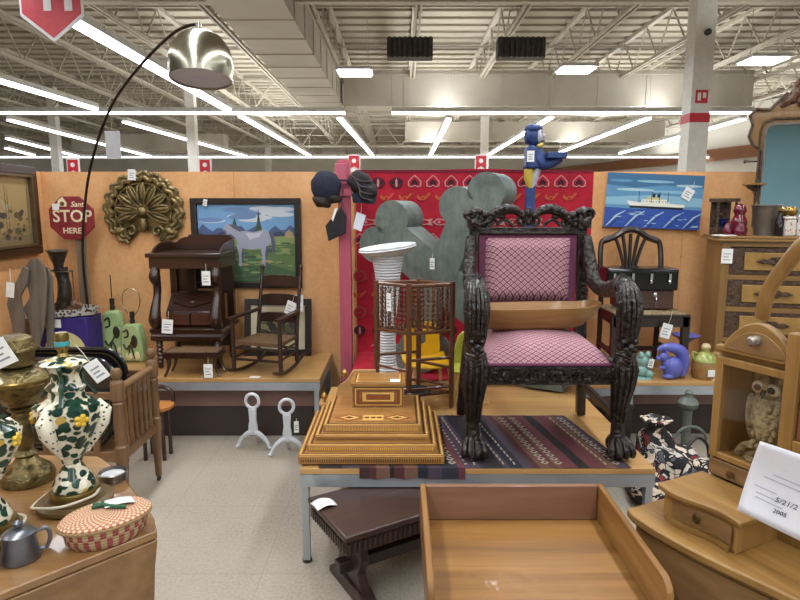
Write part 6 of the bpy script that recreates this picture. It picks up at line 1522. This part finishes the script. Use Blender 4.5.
# majolica lamps
M_MAJ = speckle('majolica_glaze', '#d3cbb2', ['#17372a', '#1a3c2e', '#e8e3cf', '#17372a', '#15332a', '#e3dcc4', '#1d4232', '#b99a48', '#17372a', '#1a3c2e'], 40, .18, .62)
M_MAJW = speckle('majolica_white', '#e6e0cc', ['#1d2a24', '#1d2a24', '#22332b', '#e6e0cc'], 75, .2, .3)
M_MAJG = plain('majolica_green', '#173a2b', '#1f4735', .15, coat=.6); M_DWOOD = plain('lamp_base_wood', '#5d4a2c', '#6b5736', .4, .2); M_CORD = plain('lamp_cord', '#cfc8b4', '#c2bba6', .5)
M_BRASSO = plain('old_brass', '#7d693a', '#8f7a48', .3, .85, scale=8); M_TURQ = plain('turquoise_band', '#3f9aa0', None, .4)
M_FLY = plain('glaze_yellow', '#d9b640', '#d0a932', .2)
def majolica(lab, x, y, k, rz, tagged):
    t = thing('majolica_lamp', lab, 'lamp', (x, y, tz), rz, 'majolica table lamps')
    MB().lathe([(.001, 0), (.092 * k, 0), (.1 * k, .006), (.1 * k, .018), (.078 * k, .024), (.078 * k, .028), (.001, .028)], seg=30).build('base_disc', M_DWOOD, t)
    z0 = .0285
    MB().lathe([(.07, z0), (.074, z0 + .02), (.07, z0 + .03), (.001, z0 + .03)], seg=28).build('base_ring', M_BRASSO, t)
    MB().lathe([(.001, z0 + .0305), (.06, z0 + .0305), (.062, z0 + .045), (.052, z0 + .07), (.034, z0 + .1), (.026, z0 + .12), (.03, z0 + .128)], seg=28).build('foot', M_MAJ, t)
    zb_ = z0 + .128
    lob = lambda q, z: 1 + .06 * math.cos(q * 2 * PI / 28 * 6)
    MB().lathe([(.028, zb_), (.036, zb_ + .02), (.058, zb_ + .07), (.083, zb_ + .13), (.095, zb_ + .17), (.09, zb_ + .2), (.062, zb_ + .215), (.05, zb_ + .225), (.047, zb_ + .25)], seg=28, wob=lob).build('body', M_MAJ, t)
    for q in range(6):                                    # raised white cartouches with dark piercing, yellow flowers between
        a = q * PI / 3; c_, s_ = math.cos(a), math.sin(a)
        m = MB(); m.T = MX.Rotation(a, 4, 'Z')
        if q % 2 == 0:
            m.tube([(.042, 0, zb_ + .02), (.066, 0, zb_ + .07), (.09, 0, zb_ + .125), (.1, 0, zb_ + .17), (.085, 0, zb_ + .205)], [.005, .014, .024, .024, .009], 10); m.build('white_cartouche', M_MAJW, t)
        else:
            m.ell((.092, 0, zb_ + .165), (.01, .02, .02), 10, 8)
            for w_ in range(5): m.ell((.096, .014 * math.cos(w_ * 1.257), zb_ + .165 + .014 * math.sin(w_ * 1.257)), (.008, .009, .009), 8, 6)
            m.build('moulded_flower', M_FLY, t)
    MB().lathe([(.05, zb_ + .2505), (.055, zb_ + .262), (.04, zb_ + .28), (.036, zb_ + .30), (.055, zb_ + .335), (.072, zb_ + .345), (.066, zb_ + .352), (.03, zb_ + .362), (.001, zb_ + .365)], seg=28, wob=lambda q, z: 1 + .05 * math.cos(q * 2 * PI / 28 * 6)).build('neck', M_MAJ, t)
    for q in range(3):
        m = MB(); m.T = MX.Rotation(q * 2.09 + .5, 4, 'Z'); m.tube(catm([(.072, 0, zb_ + .34), (.05, 0, zb_ + .30), (.06, 0, zb_ + .26), (.088, 0, zb_ + .215)], 5), .0065, 7); m.build('scroll_handle', M_MAJG, t)
    zt_ = zb_ + .366
    MB().lathe([(.018, zt_), (.012, zt_ + .012), (.02, zt_ + .028), (.02, zt_ + .07), (.017, zt_ + .08), (.001, zt_ + .081)], seg=16).build('socket', M_BRASSO, t)
    MB().lathe([(.0205, zt_ + .035), (.0215, zt_ + .036), (.0215, zt_ + .05), (.0205, zt_ + .051)], seg=16).build('socket_band', M_TURQ, t)
    MB().tube(catm([(.07, -.0, .045), (.06, -.07, .05), (-.02, -.105, .045), (-.095, -.06, .03), (-.12, .0, .01), (-.1, .08, .004)], 6), .0045, 6).build('cord', M_CORD, t)
    if tagged: price_tag(t, (.075, -.03, zb_ + .345), .045, .075, .3, -.5, .075)
    return t
lp_ = atz(76, 503, .72); lam = majolica('tall green and white majolica lamp with yellow flowers beside the oval basket', lp_.x, lp_.y, 1.1, .35, True)
lam.scale = (.95, .95, .87)
majolica('majolica lamp cut off by the left edge of the photo', -1.105, 1.50, 1.0, 1.2, False).scale = (.95, .95, .85)

# brass oil lamp
M_EMB = carved('embossed_brass', '#75663f', '#3b331d', 34, .35, .5); M_EMB.node_tree.nodes['Principled BSDF'].inputs['Metallic'].default_value = .7
q = atz(26, 489, .72)
t = thing('oil_lamp', 'tall embossed brass oil lamp with round font behind the majolica lamps', 'lamp', (-1.215, 1.85, tz)); t.scale = (1, 1, .93)
MB().lathe([(.001, 0), (.078, 0), (.082, .02), (.07, .045), (.04, .07), (.028, .09), (.036, .1), (.022, .115)], seg=28).build('foot', M_EMB, t)
MB().lathe([(.022, .1155), (.03, .15), (.024, .2), (.03, .24), (.026, .25), (.04, .262), (.03, .27), (.001, .27)], seg=22).build('column', M_EMB, t)
MB().lathe([(.03, .2705), (.05, .285), (.085, .33), (.094, .36), (.094, .375), (.07, .4), (.045, .41), (.001, .41)], seg=30).build('font', M_EMB, t)
MB().lathe([(.095, .356), (.099, .36), (.099, .372), (.095, .376)], seg=30).build('font_band', M_BRASSO, t)
MB().lathe([(.04, .4105), (.055, .42), (.05, .45), (.06, .47), (.05, .51), (.03, .52), (.001, .52)], seg=22).build('burner', M_EMB, t)
price_tag(t, (-.01, -.09, .52), .07, .09, .1, -.45, .05)

# oval lidded basket
def weave(name, a, b__, sx):
    k = NT(name); k.b.inputs['Roughness'].default_value = .75
    tc = k.add('ShaderNodeTexCoord'); sp = k.add('ShaderNodeSeparateXYZ'); k.ln(tc.outputs['Object'], sp.inputs[0])
    x = k.math('DIVIDE', sp.outputs[0], sx); rad = k.math('SQRT', k.math('ADD', k.math('MULTIPLY', x, x), k.math('MULTIPLY', sp.outputs[1], sp.outputs[1])))
    ang_ = k.math('ARCTAN2', sp.outputs[1], x)
    if name.startswith('lid'):
        u = k.math('FLOOR', k.math('MULTIPLY', rad, 165)); w_ = k.math('FRACT', k.math('ADD', k.math('MULTIPLY', ang_, 42 / 6.28318), k.math('ADD', k.math('MULTIPLY', u, .5), 40)))
        h = k.math('FRACT', k.math('MULTIPLY', rad, 165))
    else:
        u = k.math('FLOOR', k.math('MULTIPLY', sp.outputs[2], 26)); w_ = k.math('FRACT', k.math('ADD', k.math('MULTIPLY', ang_, 22 / 6.28318), k.math('ADD', k.math('MULTIPLY', u, .5), 40)))
        h = k.math('FRACT', k.math('MULTIPLY', sp.outputs[2], 95))
    c = k.ramp(w_, [(0, a), (.46, a), (.54, b__), (1, b__)]); mx = k.add('ShaderNodeMixRGB', blend_type='MULTIPLY'); mx.inputs[0].default_value = .6
    k.ln(c, mx.inputs[1]); k.ln(k.ramp(h, [(0, '#6b5a48'), (.3, '#ffffff'), (.75, '#ffffff'), (1, '#6b5a48')]), mx.inputs[2]); k.ln(mx.outputs[0], k.b.inputs['Base Color']); k.bump(h, .5, .006); return k.m
bp = atz(107, 533, .72)
t = thing('oval_basket', 'oval lidded woven basket in straw and faded red on the table corner', 'basket', (-.79, 1.505, tz), R(38)); t.scale = (.75, .75, .84)
E_ = 1.5
MB().lathe([(.001, 0), (.078, 0), (.09, .02), (.094, .06), (.001, .06)], seg=40, sx=E_).build('body', weave('side_weave', '#b3575a', '#cdb98a', E_), t)
MB().lathe([(.094, .0605), (.1, .062), (.102, .078), (.094, .088), (.07, .097), (.03, .104), (.001, .106)], seg=40, sx=E_).build('lid', weave('lid_weave', '#bb6b62', '#d0bd8f', E_), t)
MB().tube([(.101 * E_ * math.cos(a), .101 * math.sin(a), .068) for a in [2 * PI * i / 36 for i in range(36)]], .006, 6, True).build('rim_braid', plain('straw_braid', '#9a7b55', '#8a6c48', .8, scale=80, bump=.5), t)
m = MB(); m.surf(lambda u, v: (-.005 + .1 * u, -.03 + .055 * v, .112 + .006 * math.sin(u * 3) - .008 * u), 5, 3); o = m.build('price_tag', W_TAG, t, solid=.001); o['label'] = 'white paper price tag'; 
m = MB(); m.tube(catm([(-.03, .03, .109), (-.01, .0, .115), (.02, -.03, .112), (.06, -.045, .104)], 4), .007, 6); m.tube(catm([(-.04, .01, .109), (-.01, .0, .116), (.0, .04, .11)], 4), .006, 6); m.build('green_ribbon', plain('green_ribbon_cloth', '#2f5a41', '#27503a', .8), t)

# pewter mugs and glass dish
M_PEWT = plain('pewter', '#7d8088', '#6a6d75', .3, .8, scale=18)
def mug(lab, loc_, rz, k=1.0):
    t = thing('pewter_mug', lab, 'mug', loc_, rz, 'pewter mugs on the drop leaf table')
    MB().lathe([(.001, 0), (.044 * k, 0), (.046 * k, .006), (.041 * k, .03), (.037 * k, .065), (.038 * k, .07), (.03 * k, .076), (.012 * k, .082), (.001, .083)], seg=26).build('body', M_PEWT, t)
    MB().lathe([(.004, .083), (.012, .09), (.013, .098), (.004, .104), (.001, .105)], seg=12).build('lid_knob', M_PEWT, t)
    MB().tube(catm([(.036 * k, 0, .064), (.06 * k, 0, .07), (.068 * k, 0, .045), (.058 * k, 0, .018), (.042 * k, 0, .018)], 5), .005, 8).build('handle', M_PEWT, t); return t
q = atz(31, 556, .72); mug('lidded pewter mug standing in front of the majolica lamps', (q.x - .018, q.y - .012, tz), R(25))
q = atz(-24, 572, .72); mug('pewter mug at the left photo edge, only its handle showing', (q.x, q.y - .02, tz), R(20), .9)
q = atz(109, 484, .72)
t = thing('glass_dish', 'round clear glass dish with silver rim behind the basket', 'dish', (q.x + .0, q.y + .03, tz))
MB().lathe([(.001, 0), (.042, 0), (.046, .028), (.042, .03), (.038, .008), (.001, .006)], seg=26).build('bowl', M_PEW, t)
MB().lathe([(.001, .0065), (.036, .0085), (.036, .02), (.001, .022)], seg=24).build('glass_insert', plain('frosted_insert', '#c7cacc', '#aeb3b6', .15), t)

# ================================================================== spindle crib with a tole tray inside
M_CRIB = wood('crib_maple', '#5d422a', '#735537', '#856544', 'z', 14, .45, .05, .15); M_CRIBX = wood('crib_maple_rail', '#5d422a', '#735537', '#856544', 'x', 14, .45, .05, .15); M_CRIBY = wood('crib_maple_rail_end', '#654931', '#7a5b3b', '#8c6b48', 'y', 14, .45, .05, .15)
CX, CY0, CY1, CL = -1.43, 2.93, 3.36, 1.15
t = thing('spindle_crib', 'low brown spindle crib on casters behind the drop leaf table', 'crib', (CX, CY0, 0))
cd_ = CY1 - CY0
def turned(z0, z1): return [(.014, z0), (.018, z0 + .01), (.013, z0 + .025), (.018, z0 + .04), (.013, z0 + .06), (.017, (z0 + z1) / 2), (.013, z1 - .06), (.018, z1 - .04), (.013, z1 - .025), (.017, z1 - .01), (.014, z1)]
for x in (0, -CL):
    for y in (0, cd_):
        p_ = MB().lathe([(.018, .035), (.02, .1), (.03, .3), (.033, .31), (.033, .39), (.028, .395), (.024, .41), (.03, .43), (.026, .45), (.031, .5), (.026, .6), (.03, .62), (.024, .63), (.033, .64), (.033, .73), (.03, .735), (.016, .745), (.026, .762), (.03, .78), (.02, .8), (.001, .805)], (x, y, 0), 14).build('post', M_CRIB, t)
        MB().ell((x, y, .018), (.012, .018, .018), 10, 8).build('caster', M_DARKP, p_)
for x in (0, -CL):
    MB().tube([(x, .03, .69), (x, cd_ - .03, .69)], .021, 10).build('end_rail', M_CRIBY, t); MB().bar((x, .03, .335), (x, cd_ - .03, .335), .026, .05).build('end_rail', M_CRIBY, t)
    for k in range(6): MB().lathe([(r_ * .8, z) for r_, z in turned(.361, .675)], (x, .065 + k * (cd_ - .13) / 5, 0), 8).build('spindle', M_CRIB, t)
for y in (0, cd_):
    MB().bar((-.03, y, .66), (-CL + .03, y, .66), .024, .032).build('side_rail', M_CRIBX, t); MB().bar((-.03, y, .335), (-CL + .03, y, .335), .026, .05).build('side_rail', M_CRIBX, t)
    for k in range(8): x = -.125 - k * (CL - .25) / 7; MB().bx(x - .016, x + .016, y - .009, y + .009, .361, .643).build('slat', M_CRIB, t)
MB().bx(-CL + .02, -.02, .02, cd_ - .02, .3, .318).build('bottom_board', M_CRIBX, t)
# tole trays
M_TOLE = plain('tole_black', '#121314', '#1a1b1c', .25, coat=.4); M_TGOLD = plain('tole_gold', '#6b6040', '#574e34', .4, .3); M_TGRN = plain('tole_green', '#3f5a45', '#34503c', .5); M_TWHT = plain('tole_white', '#c9c4b0', '#b5b09c', .5); M_TPNK = plain('tole_rose', '#9c5a52', '#86463f', .5)
def tole(lab, x, y, z, w_, h_, lean, seed):
    t = thing('tole_tray', lab, 'tray', (x, y, z), 0, 'painted black metal trays in the crib'); t.rotation_euler = (R(-lean), 0, 0)
    out = [(q[0], q[1] + h_ / 2) for q in rrect(w_, h_, .13, 8)]
    m = MB(); m.prism(out, 0, .006); m.mi = 1; r = random.Random(seed)
    e = [-.0004]
    def F(mi, pts): m.mi = mi; e[0] -= 2e-5; m.flat(pts, e[0])
    for k in range(26):
        a = r.uniform(0, 6.28); rr = r.uniform(.0, .36); cx, cz = rr * math.cos(a) * w_ * .9, h_ / 2 + rr * math.sin(a) * h_ * .9
        F(2, [(cx - .03, cz), (cx, cz + .014), (cx + .03, cz + .004), (cx, cz - .012)])
    for k in range(9):
        a = r.uniform(0, 6.28); rr = r.uniform(.05, .33); cx, cz = rr * math.cos(a) * w_, h_ / 2 + rr * math.sin(a) * h_
        for q in range(5): F(3 if k % 3 else 4, circ(.016, 7, cx + .018 * math.cos(q * 1.257), cz + .018 * math.sin(q * 1.257)))
        F(1, circ(.008, 6, cx, cz))
    m.build('dish', [M_TOLE, M_TGOLD, M_TGRN, M_TWHT, M_TPNK], t)
    m = MB(); m.tube([(q[0], -.012, q[1]) for q in out], .012, 7, True); m.mi = 1
    m.tube([(q[0] * .93, -.0035, (q[1] - h_ / 2) * .9 + h_ / 2) for q in out], .003, 5, True); m.build('rim', [M_TOLE, M_TGOLD], t)
tole('large black tray with painted flowers leaning inside the crib', CX - .50, CY0 + .12, .335, .8, .47, 14, 3)
tole('black tray standing at the far side of the crib, edge above the other', CX - .55, CY0 + .33, .335, .9, .49, 1, 9)
